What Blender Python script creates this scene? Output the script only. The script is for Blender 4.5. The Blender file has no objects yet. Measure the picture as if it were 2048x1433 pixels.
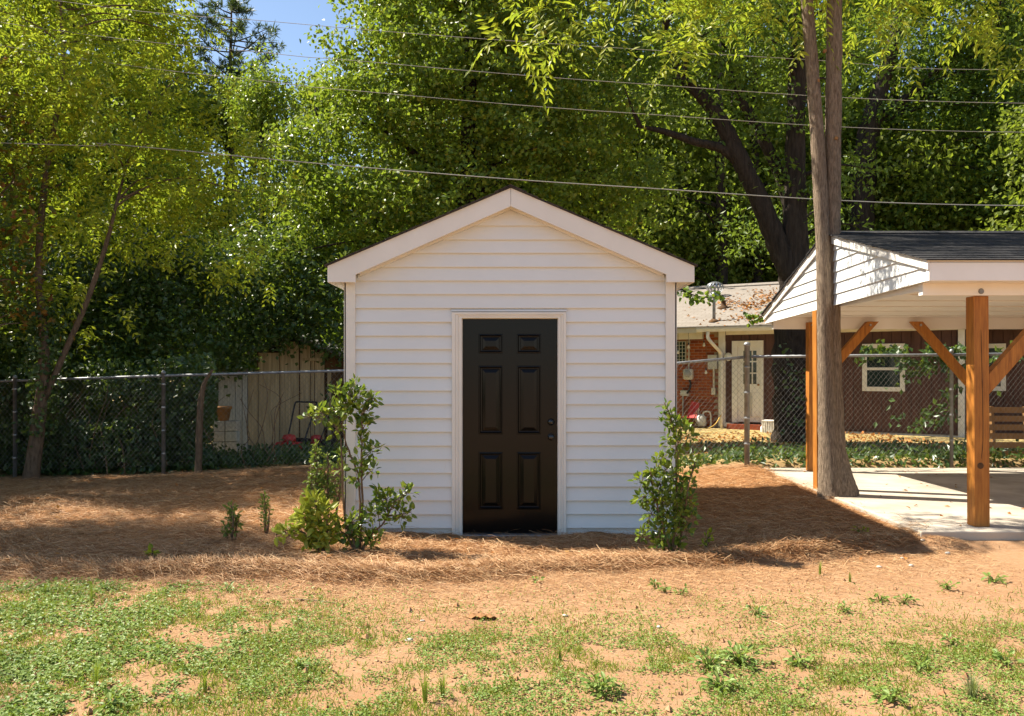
import bpy, bmesh, math, random
import numpy as np
from mathutils import Vector

random.seed(7)
rng = np.random.default_rng(11)
sc = bpy.context.scene
COL = sc.collection
R = math.radians

# ------------------------------------------------------------------ camera, sky, sun, exposure
CZ, F, CX, HY = 1.57, 1706.67, 1024.0, 740.0      # eye height; focal length, centre and horizon of the 2048 px photo
cam_d = bpy.data.cameras.new('camera')
cam = bpy.data.objects.new('camera', cam_d)
COL.objects.link(cam)
cam.location = (0, 0, CZ)
cam.rotation_euler = (R(90), 0, 0)
cam_d.sensor_width = 36.0
cam_d.lens = 30.0
cam_d.shift_y = 23.5 / 2048
cam_d.clip_end = 600
sc.camera = cam

SUN = Vector((-0.75, 0.26, 1.0)).normalized()       # direction towards the sun
world = bpy.data.worlds.new('World')
sc.world = world
world.use_nodes = True
wn = world.node_tree.nodes
sky = wn.new('ShaderNodeTexSky')
sky.sky_type = 'NISHITA'
sky.sun_disc = False
sky.sun_elevation = math.asin(SUN.z)
sky.sun_rotation = math.atan2(SUN.x, SUN.y)
sky.air_density = 1.0
sky.dust_density = 0.6
sky.ozone_density = 1.2
world.node_tree.links.new(sky.outputs[0], wn['Background'].inputs[0])
wn['Background'].inputs[1].default_value = 0.072
sun_d = bpy.data.lights.new('sun', 'SUN')
sun_d.energy = 5.0
sun_d.angle = R(0.55)
sun_d.color = (1.0, 0.93, 0.80)
sun_o = bpy.data.objects.new('sun', sun_d)
COL.objects.link(sun_o)
sun_o.location = (-20, 5, 20)
sun_o.rotation_euler = (-SUN).to_track_quat('-Z', 'Y').to_euler()
sc.view_settings.view_transform = 'Standard'
sc.view_settings.look = 'None'
sc.view_settings.gamma = 1.0
sc.view_settings.exposure = 1.38

# ------------------------------------------------------------------ helpers
def PX(px, Y): return (px - CX) / F * Y
def PZ(py, Y): return CZ + (HY - py) / F * Y
def P(px, py, Y): return np.array((PX(px, Y), Y, PZ(py, Y)))

def tag(o, label=None, cat=None, group=None, kind=None):
    if label: o['label'] = label
    if cat: o['category'] = cat
    if group: o['group'] = group
    if kind: o['kind'] = kind
    return o

def empty(name, loc, label, cat, group=None, rz=0.0):
    o = bpy.data.objects.new(name, None)
    o.empty_display_size = 0.2
    COL.objects.link(o)
    o.location = [float(v) for v in loc]
    o.rotation_euler = (0, 0, rz)
    return tag(o, label, cat, group)

class MB:
    """collects vertices and faces; build() links them as ONE mesh object"""
    def __init__(s): s.v = []; s.f = []; s.n = 0
    def add(s, V, Fs):
        V = np.asarray(V, float).reshape(-1, 3)
        s.v.append(V)
        for Fa in (Fs if isinstance(Fs, list) else [Fs]):
            s.f.append(np.asarray(Fa, np.int64) + s.n)
        s.n += len(V)
        return s
    def box(s, x0, x1, y0, y1, z0, z1):
        V = [(x, y, z) for x in (x0, x1) for y in (y0, y1) for z in (z0, z1)]
        return s.add(V, [[(0, 1, 3, 2), (4, 6, 7, 5), (0, 4, 5, 1), (2, 3, 7, 6), (0, 2, 6, 4), (1, 5, 7, 3)]])
    def prism(s, pts, axis, a, b):
        """polygon pts (2d) extruded along axis from a to b"""
        n = len(pts)
        def mk(p, t):
            return {'x': (t, p[0], p[1]), 'y': (p[0], t, p[1]), 'z': (p[0], p[1], t)}[axis]
        V = [mk(p, a) for p in pts] + [mk(p, b) for p in pts]
        side = [(i, (i + 1) % n, n + (i + 1) % n, n + i) for i in range(n)]
        fs = [np.array(side), np.array([list(range(n))[::-1]]), np.array([list(range(n, 2 * n))])]
        return s.add(V, fs)
    def beam(s, p, q, w, h, up=(0, 0, 1)):
        """rectangular bar from p to q"""
        p, q = np.array(p, float), np.array(q, float)
        d = (q - p) / np.linalg.norm(q - p)
        a = np.cross(d, up); a /= np.linalg.norm(a)
        b = np.cross(a, d)
        V = [e + i * a * w / 2 + j * b * h / 2 for e in (p, q) for i in (-1, 1) for j in (-1, 1)]
        return s.add(V, [[(0, 1, 3, 2), (4, 6, 7, 5), (0, 4, 5, 1), (2, 3, 7, 6), (0, 2, 6, 4), (1, 5, 7, 3)]])
    def tube(s, pts, rad, n=8, caps=True, wob=0.0):
        pts = np.asarray(pts, float); m = len(pts)
        rad = np.broadcast_to(np.asarray(rad, float), (m,))
        T = np.gradient(pts, axis=0)
        T /= np.linalg.norm(T, axis=1)[:, None] + 1e-12
        ref = np.array((0., 0, 1)) if abs(T[0, 2]) < .9 else np.array((1., 0, 0))
        a = np.cross(T[0], ref); a /= np.linalg.norm(a)
        V = []
        ph = np.arange(n) / n * 2 * np.pi
        for i in range(m):
            a = a - T[i] * a.dot(T[i]); a /= np.linalg.norm(a)
            b = np.cross(T[i], a)
            rr = rad[i] * (1 + wob * rng.normal(size=n)) if wob else np.full(n, rad[i])
            V.append(pts[i] + rr[:, None] * (np.cos(ph)[:, None] * a + np.sin(ph)[:, None] * b))
        V = np.concatenate(V)
        i, j = np.meshgrid(np.arange(m - 1), np.arange(n), indexing='ij')
        k = (j + 1) % n
        fs = [np.stack([i * n + j, i * n + k, (i + 1) * n + k, (i + 1) * n + j], -1).reshape(-1, 4)]
        if caps:
            fs += [np.array([list(range(n))[::-1]]), np.array([[(m - 1) * n + q for q in range(n)]])]
        return s.add(V, fs)
    def lathe(s, prof, n=14, c=(0, 0, 0), axis='z'):
        """prof: list of (radius, height)"""
        m = len(prof); V = []
        for r, h in prof:
            for k in range(n):
                t = k / n * 2 * math.pi
                x, y = r * math.cos(t), r * math.sin(t)
                V.append({'z': (c[0] + x, c[1] + y, c[2] + h), 'y': (c[0] + x, c[1] + h, c[2] + y), 'x': (c[0] + h, c[1] + x, c[2] + y)}[axis])
        i, j = np.meshgrid(np.arange(m - 1), np.arange(n), indexing='ij')
        k = (j + 1) % n
        fs = [np.stack([i * n + j, i * n + k, (i + 1) * n + k, (i + 1) * n + j], -1).reshape(-1, 4),
              np.array([list(range(n))[::-1]]), np.array([[(m - 1) * n + q for q in range(n)]])]
        return s.add(V, fs)
    def mesh(s, name, smooth=False):
        me = bpy.data.meshes.new(name)
        V = np.concatenate(s.v).astype(np.float32)
        sizes = np.concatenate([np.full(len(f), f.shape[1]) for f in s.f])
        loops = np.concatenate([f.ravel() for f in s.f]).astype(np.int32)
        me.vertices.add(len(V)); me.vertices.foreach_set('co', V.ravel())
        me.loops.add(len(loops)); me.loops.foreach_set('vertex_index', loops)
        me.polygons.add(len(sizes))
        st = np.concatenate([[0], np.cumsum(sizes)[:-1]]).astype(np.int32)
        me.polygons.foreach_set('loop_start', st)
        me.polygons.foreach_set('loop_total', sizes.astype(np.int32))
        me.polygons.foreach_set('use_smooth', np.full(len(sizes), bool(smooth)))
        me.update(calc_edges=True); me.validate()
        return me
    def build(s, name, mat, parent=None, smooth=False, bevel=0.0, loc=None):
        me = s.mesh(name, smooth)
        return link(name, me, mat, parent, bevel, loc)

def link(name, me, mat, parent=None, bevel=0.0, loc=None):
    if mat is not None and not me.materials: me.materials.append(mat)
    o = bpy.data.objects.new(name, me)
    COL.objects.link(o)
    if parent is not None: o.parent = parent
    if loc is not None: o.location = [float(v) for v in loc]
    if bevel:
        b = o.modifiers.new('bevel', 'BEVEL'); b.width = bevel; b.segments = 2; b.limit_method = 'ANGLE'; b.angle_limit = R(40)
    return o

def bezier(pts, n=12):
    """smooth polyline through pts (Catmull-Rom)"""
    p = np.asarray(pts, float)
    p = np.vstack([2 * p[0] - p[1], p, 2 * p[-1] - p[-2]])
    out = []
    for i in range(1, len(p) - 2):
        t = np.linspace(0, 1, n, endpoint=False)[:, None]
        out.append(.5 * (2 * p[i] + (p[i + 1] - p[i - 1]) * t + (2 * p[i - 1] - 5 * p[i] + 4 * p[i + 1] - p[i + 2]) * t ** 2
                         + (3 * p[i] - p[i - 1] - 3 * p[i + 1] + p[i + 2]) * t ** 3))
    return np.vstack(out + [p[-2:-1]])

def sstep(a, b, x):
    t = np.clip((x - a) / (b - a), 0, 1); return t * t * (3 - 2 * t)

_perm = np.random.default_rng(3).random((256, 256))
def vnoise(x, y):
    xi, yi = np.floor(x).astype(int), np.floor(y).astype(int)
    fx, fy = x - xi, y - yi
    fx, fy = fx * fx * (3 - 2 * fx), fy * fy * (3 - 2 * fy)
    g = lambda a, b: _perm[a & 255, b & 255]
    return (g(xi, yi) * (1 - fx) + g(xi + 1, yi) * fx) * (1 - fy) + (g(xi, yi + 1) * (1 - fx) + g(xi + 1, yi + 1) * fx) * fy
def fbm(x, y, o=4):
    s, a = 0, .5
    for i in range(o):
        s = s + a * vnoise(x + 17.3 * i, y + 9.1 * i); x, y, a = x * 2.03, y * 2.03, a * .5
    return s / (1 - .5 ** o)

# ------------------------------------------------------------------ materials
class NT:
    def __init__(s, name):
        s.m = bpy.data.materials.new(name); s.m.use_nodes = True
        s.t = s.m.node_tree; s.b = s.t.nodes['Principled BSDF']; s.out = s.t.nodes['Material Output']
    def n(s, typ, **kw):
        o = s.t.nodes.new(typ)
        for k, v in kw.items():
            if k.startswith('_'): setattr(o, k[1:], v)
            else:
                key = int(k[1:]) if k[0] == 'i' and k[1:].isdigit() else k.replace('__', ' ')
                o.inputs[key].default_value = v
        return o
    def l(s, a, b): s.t.links.new(a, b)
    def ramp(s, fac, stops):
        r = s.n('ShaderNodeValToRGB')
        e = r.color_ramp.elements
        while len(e) < len(stops): e.new(.5)
        for el, (p, c) in zip(e, stops): el.position = p; el.color = (*c, 1)
        s.l(fac, r.inputs[0]); return r.outputs[0]
    def mix(s, fac, a, b, blend='MIX'):
        m = s.n('ShaderNodeMix', _data_type='RGBA', _blend_type=blend)
        for sock, v in ((m.inputs[0], fac), (m.inputs[6], a), (m.inputs[7], b)):
            if hasattr(v, 'links'): s.l(v, sock)
            elif isinstance(v, (int, float)): sock.default_value = v
            else: sock.default_value = (*v, 1)
        return m.outputs[2]
    def noise(s, scale, detail=4, rough=.55, vec=None, stretch=None):
        if vec is None:
            tc = s.n('ShaderNodeTexCoord'); vec = tc.outputs['Object']
        if stretch:
            mp = s.n('ShaderNodeMapping'); mp.inputs['Scale'].default_value = stretch
            s.l(vec, mp.inputs[0]); vec = mp.outputs[0]
        nz = s.n('ShaderNodeTexNoise', Scale=scale, Detail=detail, Roughness=rough)
        s.l(vec, nz.inputs['Vector']); return nz.outputs['Fac']
    def bump(s, h, strength, dist):
        b = s.n('ShaderNodeBump', Strength=strength, Distance=dist)
        s.l(h, b.inputs['Height']); s.l(b.outputs[0], s.b.inputs['Normal'])
    def col(s, c):
        if hasattr(c, 'links'): s.l(c, s.b.inputs['Base Color'])
        else: s.b.inputs['Base Color'].default_value = (*c, 1)
    def rough(s, r, spec=.5, metal=0):
        s.b.inputs['Roughness'].default_value = r
        s.b.inputs['Specular IOR Level'].default_value = spec
        s.b.inputs['Metallic'].default_value = metal

def surf(name, c1, c2, scale=6, rough=.6, spec=.4, metal=0, bump=0, bscale=None, stretch=None, lo=.35, hi=.65, dist=.01):
    t = NT(name)
    nz = t.noise(scale, 5, .6, stretch=stretch)
    t.col(t.ramp(nz, [(lo, c1), (hi, c2)])); t.rough(rough, spec, metal)
    if bump: t.bump(t.noise(bscale or scale * 4, 4, .6, stretch=stretch), bump, dist)
    return t.m

def leafmat(name, cols, trans=.4, rough=.46, spec=.3, tcol=None):
    """per-leaf colour from a ramp; part of the light goes through the blade"""
    t = NT(name)
    g = t.n('ShaderNodeNewGeometry')
    stops = [(i / max(1, len(cols) - 1), c) for i, c in enumerate(cols)]
    rnd = g.outputs['Random Per Island']
    c = t.ramp(rnd, stops)
    t.col(c); t.rough(rough, spec)
    tr = t.n('ShaderNodeBsdfTranslucent')
    t.l(t.mix(.55, c, tcol or (.32, .43, .03)), tr.inputs[0])
    mx = t.n('ShaderNodeMixShader'); mx.inputs[0].default_value = trans
    t.l(t.b.outputs[0], mx.inputs[1]); t.l(tr.outputs[0], mx.inputs[2]); t.l(mx.outputs[0], t.out.inputs[0])
    return t.m

M = {}
def vinyl():
    t = NT('white_vinyl')
    a = t.noise(1.3, 4, .6)
    c = t.ramp(a, [(.3, (.71, .705, .68)), (.7, (.76, .755, .73))])
    d = t.noise(9, 6, .7, stretch=(1, 1, .25))
    t.col(t.mix(t.ramp(d, [(.66, (0, 0, 0)), (.8, (.35, .35, .35))]), c, (.62, .56, .47)))
    t.rough(.42, .4)
    t.bump(t.noise(3.2, 2, .5, stretch=(1, 1, 3)), .16, .02)
    return t.m
M['vinyl'] = vinyl()
M['trim'] = surf('white_trim', (.72, .68, .61), (.78, .745, .68), 2.0, .4, .4)
M['fascia'] = surf('cream_fascia', (.71, .675, .62), (.77, .735, .68), 1.6, .4, .4)
M['carport_white'] = surf('cream_white_boards', (.78, .74, .68), (.84, .805, .75), 1.5, .45, .4)
M['shingle_dark'] = surf('dark_shingles', (.012, .012, .014), (.05, .046, .044), 30, .85, .25, bump=.5, bscale=120, dist=.004)
M['shingle_edge'] = surf('brown_shingles', (.025, .02, .018), (.07, .055, .045), 25, .85, .25, bump=.5, bscale=120, dist=.004)
def blackdoor():
    t = NT('black_door_paint')
    t.col((.005, .004, .0035)); t.rough(.20, .24)
    t.bump(t.noise(45, 3, .6, stretch=(3, 1, .12)), .06, .002)
    return t.m
M['door'] = blackdoor()
M['black_metal'] = surf('black_hardware', (.006, .006, .006), (.012, .011, .01), 20, .22, .6)
M['metal'] = surf('galvanised_steel', (.26, .27, .28), (.40, .41, .42), 14, .45, .5, .8)
M['metal_dull'] = surf('dull_galvanised_pipe', (.20, .205, .215), (.33, .335, .34), 9, .5, .5, .55)
M['wire'] = surf('fence_wire', (.17, .17, .165), (.27, .27, .26), 9, .55, .4, .3)
M['cable'] = surf('grey_cable', (.30, .28, .24), (.40, .37, .33), 3, .6, .3)
def stained(name, c1, c2):
    t = NT(name)
    g = t.noise(5, 6, .65, stretch=(9, 9, .7))
    c = t.ramp(g, [(.3, c1), (.7, c2)])
    k = t.noise(2.2, 2, .5, stretch=(2.4, 2.4, .8))
    t.col(t.mix(t.ramp(k, [(.70, (0, 0, 0)), (.76, (.7, .7, .7))]), c, (.10, .03, .008)))
    t.rough(.55, .35); t.bump(g, .25, .004)
    return t.m
M['stained'] = stained('orange_stained_timber', (.24, .078, .011), (.48, .19, .03))
M['pallet'] = stained('brown_pallet_wood', (.20, .10, .035), (.32, .17, .065))
M['concrete'] = surf('pale_concrete', (.29, .245, .19), (.47, .41, .33), 1.6, .85, .3, bump=.25, bscale=40, dist=.004, lo=.3, hi=.6)
def bark(name, c1, c2, sc_=9, st=(1, 1, .16), b=1.0, d=.03, ivy=0):
    t = NT(name)
    a = t.noise(sc_ * 1.7, 8, .7, stretch=st)
    t.col(t.ramp(a, [(.3, c1), (.68, c2)])); t.rough(.9, .15)
    t.bump(a, b, d)
    return t.m
M['bark'] = bark('grey_brown_bark', (.085, .056, .037), (.38, .285, .20), 24, (1.6, 1.6, .26), 1.0, .035)
M['bark_dark'] = bark('dark_bark', (.016, .012, .009), (.075, .056, .042), 7, (1.5, 1.5, .2), 1.0, .06)
M['bark_brown'] = bark('brown_bark', (.06, .04, .026), (.19, .135, .09), 12, (1.4, 1.4, .4), .8, .02)
M['twig'] = surf('brown_twig', (.10, .06, .035), (.21, .14, .08), 20, .8, .2)
M['brick'] = surf('orange_red_brick', (.27, .060, .020), (.44, .12, .038), 8, .85, .25, bump=.3, bscale=60, dist=.004)
M['brick_b'] = surf('dark_red_brick', (.19, .042, .02), (.31, .075, .03), 8, .85, .25, bump=.3, bscale=60, dist=.004)
M['mortar'] = surf('mortar', (.42, .30, .20), (.52, .40, .28), 20, .9, .2)
M['brown'] = surf('red_brown_boards', (.075, .036, .027), (.11, .052, .04), 4, .7, .3, stretch=(3, 3, .4), bump=.15, bscale=20)
M['housewhite'] = surf('off_white_paint', (.72, .67, .58), (.80, .76, .68), 5, .55, .35)
M['glass'] = NT('dark_window_glass').m
g_ = M['glass'].node_tree.nodes['Principled BSDF']
g_.inputs['Base Color'].default_value = (.02, .035, .033, 1); g_.inputs['Roughness'].default_value = .06
def roofmat():
    t = NT('tan_grey_shingles')
    tc = t.n('ShaderNodeTexCoord')
    br = t.n('ShaderNodeTexBrick', Scale=1.0)
    br.inputs['Color1'].default_value = (.25, .22, .19, 1); br.inputs['Color2'].default_value = (.32, .285, .25, 1)
    br.inputs['Mortar'].default_value = (.15, .12, .09, 1)
    br.inputs['Brick Width'].default_value = .32; br.inputs['Row Height'].default_value = .14
    br.inputs['Mortar Size'].default_value = .012; br.inputs['Mortar Smooth'].default_value = .4
    t.l(tc.outputs['Object'], br.inputs[0])
    t.col(t.mix(t.noise(1.2, 5, .6), br.outputs[0], (.20, .17, .14))); t.rough(.9, .2)
    t.bump(br.outputs[1], -.5, .01)
    return t.m
M['houseroof'] = roofmat()
M['oldgrey'] = surf('peeling_grey_boards', (.42, .415, .36), (.60, .59, .53), 6, .85, .2, stretch=(6, 6, .5), bump=.4, bscale=14, dist=.006)
M['oldtan'] = surf('weathered_tan_boards', (.38, .285, .155), (.60, .47, .28), 4, .85, .2, stretch=(6, 6, .4), bump=.4, bscale=14, dist=.006)
M['oldbrown'] = surf('rusty_brown_strip', (.07, .035, .016), (.15, .085, .04), 9, .85, .2)
M['greyroof'] = surf('grey_sheet_roof', (.13, .125, .12), (.22, .21, .20), 5, .8, .25)
M['red'] = surf('faded_red_plastic', (.42, .022, .022), (.56, .045, .035), 6, .45, .4)
M['blackp'] = surf('black_plastic', (.012, .012, .013), (.03, .03, .03), 10, .5, .4)
M['labelgrey'] = surf('pale_grey_print', (.33, .33, .33), (.5, .5, .5), 30, .6, .3)
M['clay'] = surf('clay_brown', (.28, .14, .05), (.38, .20, .08), 10, .8, .2)
M['meter'] = surf('grey_white_enamel', (.56, .54, .48), (.68, .66, .60), 12, .5, .4)
M['yellow'] = surf('yellow_hose', (.55, .33, .05), (.65, .42, .08), 8, .5, .4)
M['stone'] = surf('pale_stone', (.42, .38, .31), (.62, .58, .50), 20, .85, .2)
M['drybrown'] = surf('dry_brown_leaf', (.22, .10, .035), (.36, .19, .08), 30, .8, .2)
M['bulb'] = surf('frosted_bulb', (.70, .66, .56), (.78, .74, .65), 10, .3, .5)

Y1, Y2, Y3 = (.38, .405, .028), (.25, .30, .024), (.47, .45, .035)
M['leaf_bright'] = leafmat('yellow_green_leaflets', [(.12, .17, .018), Y2, Y1, Y1, Y3], .5)
M['leaf_mid'] = leafmat('mid_green_leaves', [(.07, .125, .018), (.125, .195, .022), (.19, .26, .026), (.28, .33, .03), (.125, .19, .022), (.32, .28, .025)], .44, .40, .4)
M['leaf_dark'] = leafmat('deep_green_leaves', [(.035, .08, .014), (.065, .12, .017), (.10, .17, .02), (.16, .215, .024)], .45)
M['leaf_far'] = leafmat('pale_green_leaves', [(.09, .13, .018), (.14, .18, .022), (.20, .22, .025), (.11, .15, .02)], .5)
M['leaf_ivy'] = leafmat('vine_leaves', [(.025, .06, .018), (.04, .085, .025), (.06, .105, .02), (.05, .095, .03)], .25, .38, .5)
M['leaf_autumn'] = leafmat('turning_leaves', [(.04, .07, .012), (.06, .09, .015), (.30, .12, .02), (.05, .08, .012), (.22, .05, .012)], .35)
M['leaf_gloss'] = leafmat('glossy_shrub_leaves', [(.05, .10, .016), (.085, .145, .02), (.14, .20, .024), (.25, .29, .03), (.10, .16, .02)], .32, .33, .45)
M['leaf_yellow'] = leafmat('yellow_shrub_leaves', [(.28, .31, .03), (.42, .43, .05), (.52, .51, .09), (.36, .38, .04)], .40, .45, .3)
M['leaf_small'] = leafmat('small_shrub_leaves', [(.10, .15, .03), (.15, .20, .04), (.20, .24, .06)], .35)
M['needle'] = leafmat('pine_needles', [(.03, .06, .03), (.05, .085, .035), (.07, .10, .035)], .15)
M['grass'] = leafmat('grass_blades', [(.12, .19, .025), (.20, .26, .03), (.29, .32, .05), (.38, .36, .12)], .35, .5, .3)
M['weed'] = leafmat('weed_leaves', [(.12, .20, .035), (.18, .26, .05), (.25, .31, .08)], .3, .5, .3)
M['straw'] = leafmat('pine_straw', [(.23, .10, .04), (.39, .20, .082), (.52, .30, .14), (.64, .43, .23), (.30, .135, .055)], .12, .6, .3, (.4, .2, .07))
M['litter'] = leafmat('fallen_leaves', [(.35, .13, .03), (.45, .20, .05), (.24, .10, .03), (.50, .28, .08)], .15, .6, .2, (.4, .2, .05))

# ------------------------------------------------------------------ ground
FRONT = [(-900, 1140), (-300, 1148), (0, 1152), (250, 1160), (480, 1164), (700, 1172), (900, 1166), (1100, 1150), (1300, 1140), (1500, 1134), (1640, 1124), (1800, 1105), (1930, 1078), (2100, 1070), (2500, 1070)]
fx = np.array([PX(a, CZ * F / (b - HY)) for a, b in FRONT]); fy = np.array([CZ * F / (b - HY) for a, b in FRONT])
def front_y(x): return np.interp(x, fx, fy) + .12 * (fbm(x * 2.1 + 5, x * 0 + 3) - .5)
def straw_mask(x, y):
    a = sstep(-.10, .22, y - front_y(x) + .28 * (fbm(x * 3, y * 3) - .5))
    right = 1 - sstep(-.12, .12, x - (3.95 + .25 * (fbm(y * 1.5, y * 0 + 2) - .5)))
    back = 1 - sstep(12.1, 12.5, y - np.where(x < 1.5, .9, 0))
    return a * right * back
def gz(x, y):
    x = np.asarray(x, float); y = np.asarray(y, float)
    z = .11 * sstep(6.8, 11, y) * sstep(.8, 4.0, x) + .10 * sstep(10.5, 12.5, y) * sstep(1, 4, x)
    z = z - .13 * sstep(9, 13.3, y) * sstep(-3.0, -7.5, x) + .06 * sstep(10, 13.3, y) * sstep(-6, -2, x) * (1 - sstep(0, 2, x))
    z = z - .12 * sstep(14, 19, y) * sstep(1, 4, x)
    m = straw_mask(x, y)
    d = y - front_y(x)
    z = z + m * (.018 + .075 * (fbm(x * 1.6, y * 1.9) - .5) + .05 * (fbm(x * 7, y * 8) - .5))
    ridge = .012 + .055 * np.exp(-((x - 2.6) / .75) ** 2) + .03 * np.exp(-((x + 1.8) / 1.0) ** 2)
    z = z + ridge * np.exp(-((d - .16) / .17) ** 2) * (1 - sstep(3.3, 3.9, x))
    z = z + (1 - m) * (.022 * (fbm(x * 2.2 + 40, y * 2.2) - .5) + .012 * (fbm(x * 11, y * 11) - .5))
    z = z - .045 * np.exp(-(x / .5) ** 4) * sstep(7.5, 7.95, y) * (1 - sstep(8.6, 8.8, y))
    k = sstep(3.4, 3.75, x) * sstep(7.35, 7.5, y) * (1 - sstep(12.6, 12.9, y)) * (1 - sstep(13, 14, x))
    z = z * (1 - k) + (.06 + .06 * (1 - sstep(3.5, 4.1, x))) * k
    return z

xs = np.concatenate([np.linspace(-160, -12, 16), np.arange(-11.5, -6.4, .3), np.arange(-6.3, 6.6, .05), np.arange(6.8, 12, .3), np.linspace(13, 160, 16)])
ys = np.concatenate([np.linspace(-60, 1, 10), np.arange(1.5, 3.3, .3), np.arange(3.4, 13.6, .05), np.arange(13.8, 26, .3), np.linspace(27, 220, 18)])
gxx, gyy = np.meshgrid(xs, ys)
gzz = gz(gxx, gyy)
nx, ny = len(xs), len(ys)
ii, jj = np.meshgrid(np.arange(ny - 1), np.arange(nx - 1), indexing='ij')
gm = MB().add(np.stack([gxx, gyy, gzz], -1).reshape(-1, 3), np.stack([ii * nx + jj, ii * nx + jj + 1, (ii + 1) * nx + jj + 1, (ii + 1) * nx + jj], -1).reshape(-1, 4))
me = gm.mesh('ground', True)
at = me.attributes.new('straw', 'FLOAT', 'POINT'); at.data.foreach_set('value', straw_mask(gxx, gyy).ravel().astype(np.float32))
lot = sstep(12.3, 13.3, gyy) * sstep(1, 3, gxx) + sstep(13.2, 14.2, gyy) * (1 - sstep(1, 3, gxx))
at = me.attributes.new('wild', 'FLOAT', 'POINT'); at.data.foreach_set('value', np.clip(lot, 0, 1).ravel().astype(np.float32))
def groundmat():
    t = NT('ground_soil_and_straw')
    a = t.noise(1.1, 6, .6); b = t.noise(26, 6, .7)
    soil = t.mix(t.ramp(b, [(.35, (0, 0, 0)), (.75, (1, 1, 1))]), t.ramp(a, [(.3, (.28, .165, .087)), (.7, (.385, .25, .143))]), (.30, .15, .07))
    grain = t.noise(190, 3, .6)
    soil = t.mix(t.ramp(grain, [(.6, (0, 0, 0)), (.75, (.5, .5, .5))]), soil, (.50, .34, .21))
    st = t.ramp(t.noise(55, 5, .75, stretch=(.5, 1.3, 1)), [(.28, (.13, .055, .022)), (.52, (.31, .15, .06)), (.75, (.46, .265, .12))])
    s_at = t.n('ShaderNodeAttribute', _attribute_name='straw').outputs['Fac']
    w_at = t.n('ShaderNodeAttribute', _attribute_name='wild').outputs['Fac']
    c = t.mix(s_at, soil, st)
    wild = t.ramp(t.noise(3.5, 6, .7), [(.3, (.12, .10, .035)), (.5, (.36, .27, .11)), (.7, (.45, .33, .16))])
    t.col(t.mix(w_at, c, wild)); t.rough(.95, .12)
    t.bump(t.noise(60, 6, .75), .7, .012)
    return t.m
ground = link('ground', me, groundmat()); tag(ground, 'orange clay yard with pine straw bed around the shed', 'ground', kind='structure')

slab = MB().box(3.62, 13.5, 7.55, 12.45, -.1, .14).build('concrete_slab', M['concrete'], bevel=.012)
tag(slab, 'pale concrete slab under the carport', 'pavement', kind='structure')

# ------------------------------------------------------------------ foliage generators
def unit(v): return v / (np.linalg.norm(v, axis=-1, keepdims=True) + 1e-9)
def leaves(mb, pos, d, nrm, L, W, detail=0, fold=.18):
    """leaf blades: base at pos, along d, facing nrm. detail 0: 4 verts, 1: 8 verts"""
    n = len(pos)
    d = unit(d); s = unit(np.cross(d, nrm)); u = np.cross(s, d)
    L = np.broadcast_to(L, (n,))[:, None]; W = np.broadcast_to(W, (n,))[:, None]
    if detail == 0:
        V = np.stack([pos, pos + d * L * .45 + s * W / 2 + u * W * fold, pos + d * L, pos + d * L * .45 - s * W / 2 + u * W * fold], 1)
        b = np.arange(n)[:, None] * 4
        mb.add(V.reshape(-1, 3), np.concatenate([b + np.array([[0, 1, 2]]), b + np.array([[0, 2, 3]])]))
    else:
        bend = -u * L * .10
        V = np.stack([pos, pos + d * L * .33 + bend * .1, pos + d * L * .7 + bend * .5, pos + d * L + bend,
                      pos + d * L * .30 + s * W * .48 + u * W * fold, pos + d * L * .68 + s * W * .40 + u * W * fold + bend * .5,
                      pos + d * L * .30 - s * W * .48 + u * W * fold, pos + d * L * .68 - s * W * .40 + u * W * fold + bend * .5], 1)
        b = np.arange(n)[:, None] * 8
        q = [(1, 4, 5, 2), (1, 2, 7, 6)]; tr = [(0, 4, 1), (0, 1, 6), (2, 5, 3), (2, 3, 7)]
        mb.add(V.reshape(-1, 3), [np.concatenate([b + np.array([f]) for f in q]), np.concatenate([b + np.array([f]) for f in tr])])
        
def rvec(n): return unit(rng.normal(size=(n, 3)))
def blob_points(blobs, per_m3, shell=.45, cl_r=.32, per_cl=26):
    """clustered points in ellipsoids. blobs: (x,y,z, rx,ry,rz). returns points, cluster centres, outward dirs"""
    P_, O_, C_ = [], [], []
    for x, y, z, rx, ry, rz in blobs:
        ncl = max(3, int(per_m3 * 4.19 * rx * ry * rz / per_cl))
        u = rvec(ncl); r = (shell + (1 - shell) * rng.random((ncl, 1))) ** .6
        c = np.array((x, y, z)) + u * r * np.array((rx, ry, rz)) * (1 + .18 * rng.normal(size=(ncl, 1)))
        k = rng.poisson(per_cl, ncl)
        idx = np.repeat(np.arange(ncl), k)
        off = rng.normal(size=(len(idx), 3)) * cl_r * np.array((1, 1, .55))
        P_.append(c[idx] + off); O_.append(u[idx]); C_.append(c)
    return np.concatenate(P_), np.concatenate(C_), np.concatenate(O_)

def simple_crown(mb, blobs, per_m3, L, W, up=.75, droop=.5, cl_r=.32, per_cl=26, shell=.45):
    p, c, o = blob_points(blobs, per_m3, shell, cl_r, per_cl)
    n = len(p)
    nr = unit(rng.normal(size=(n, 3)) * .75 + np.array((0, 0, up)) + o * .35)
    d = rng.normal(size=(n, 3)); d[:, 2] -= droop; d = d - nr * (d * nr).sum(1, keepdims=True)
    sc_ = rng.uniform(.65, 1.25, n)
    leaves(mb, p, d, nr, L * sc_, W * sc_)
    return c

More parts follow.
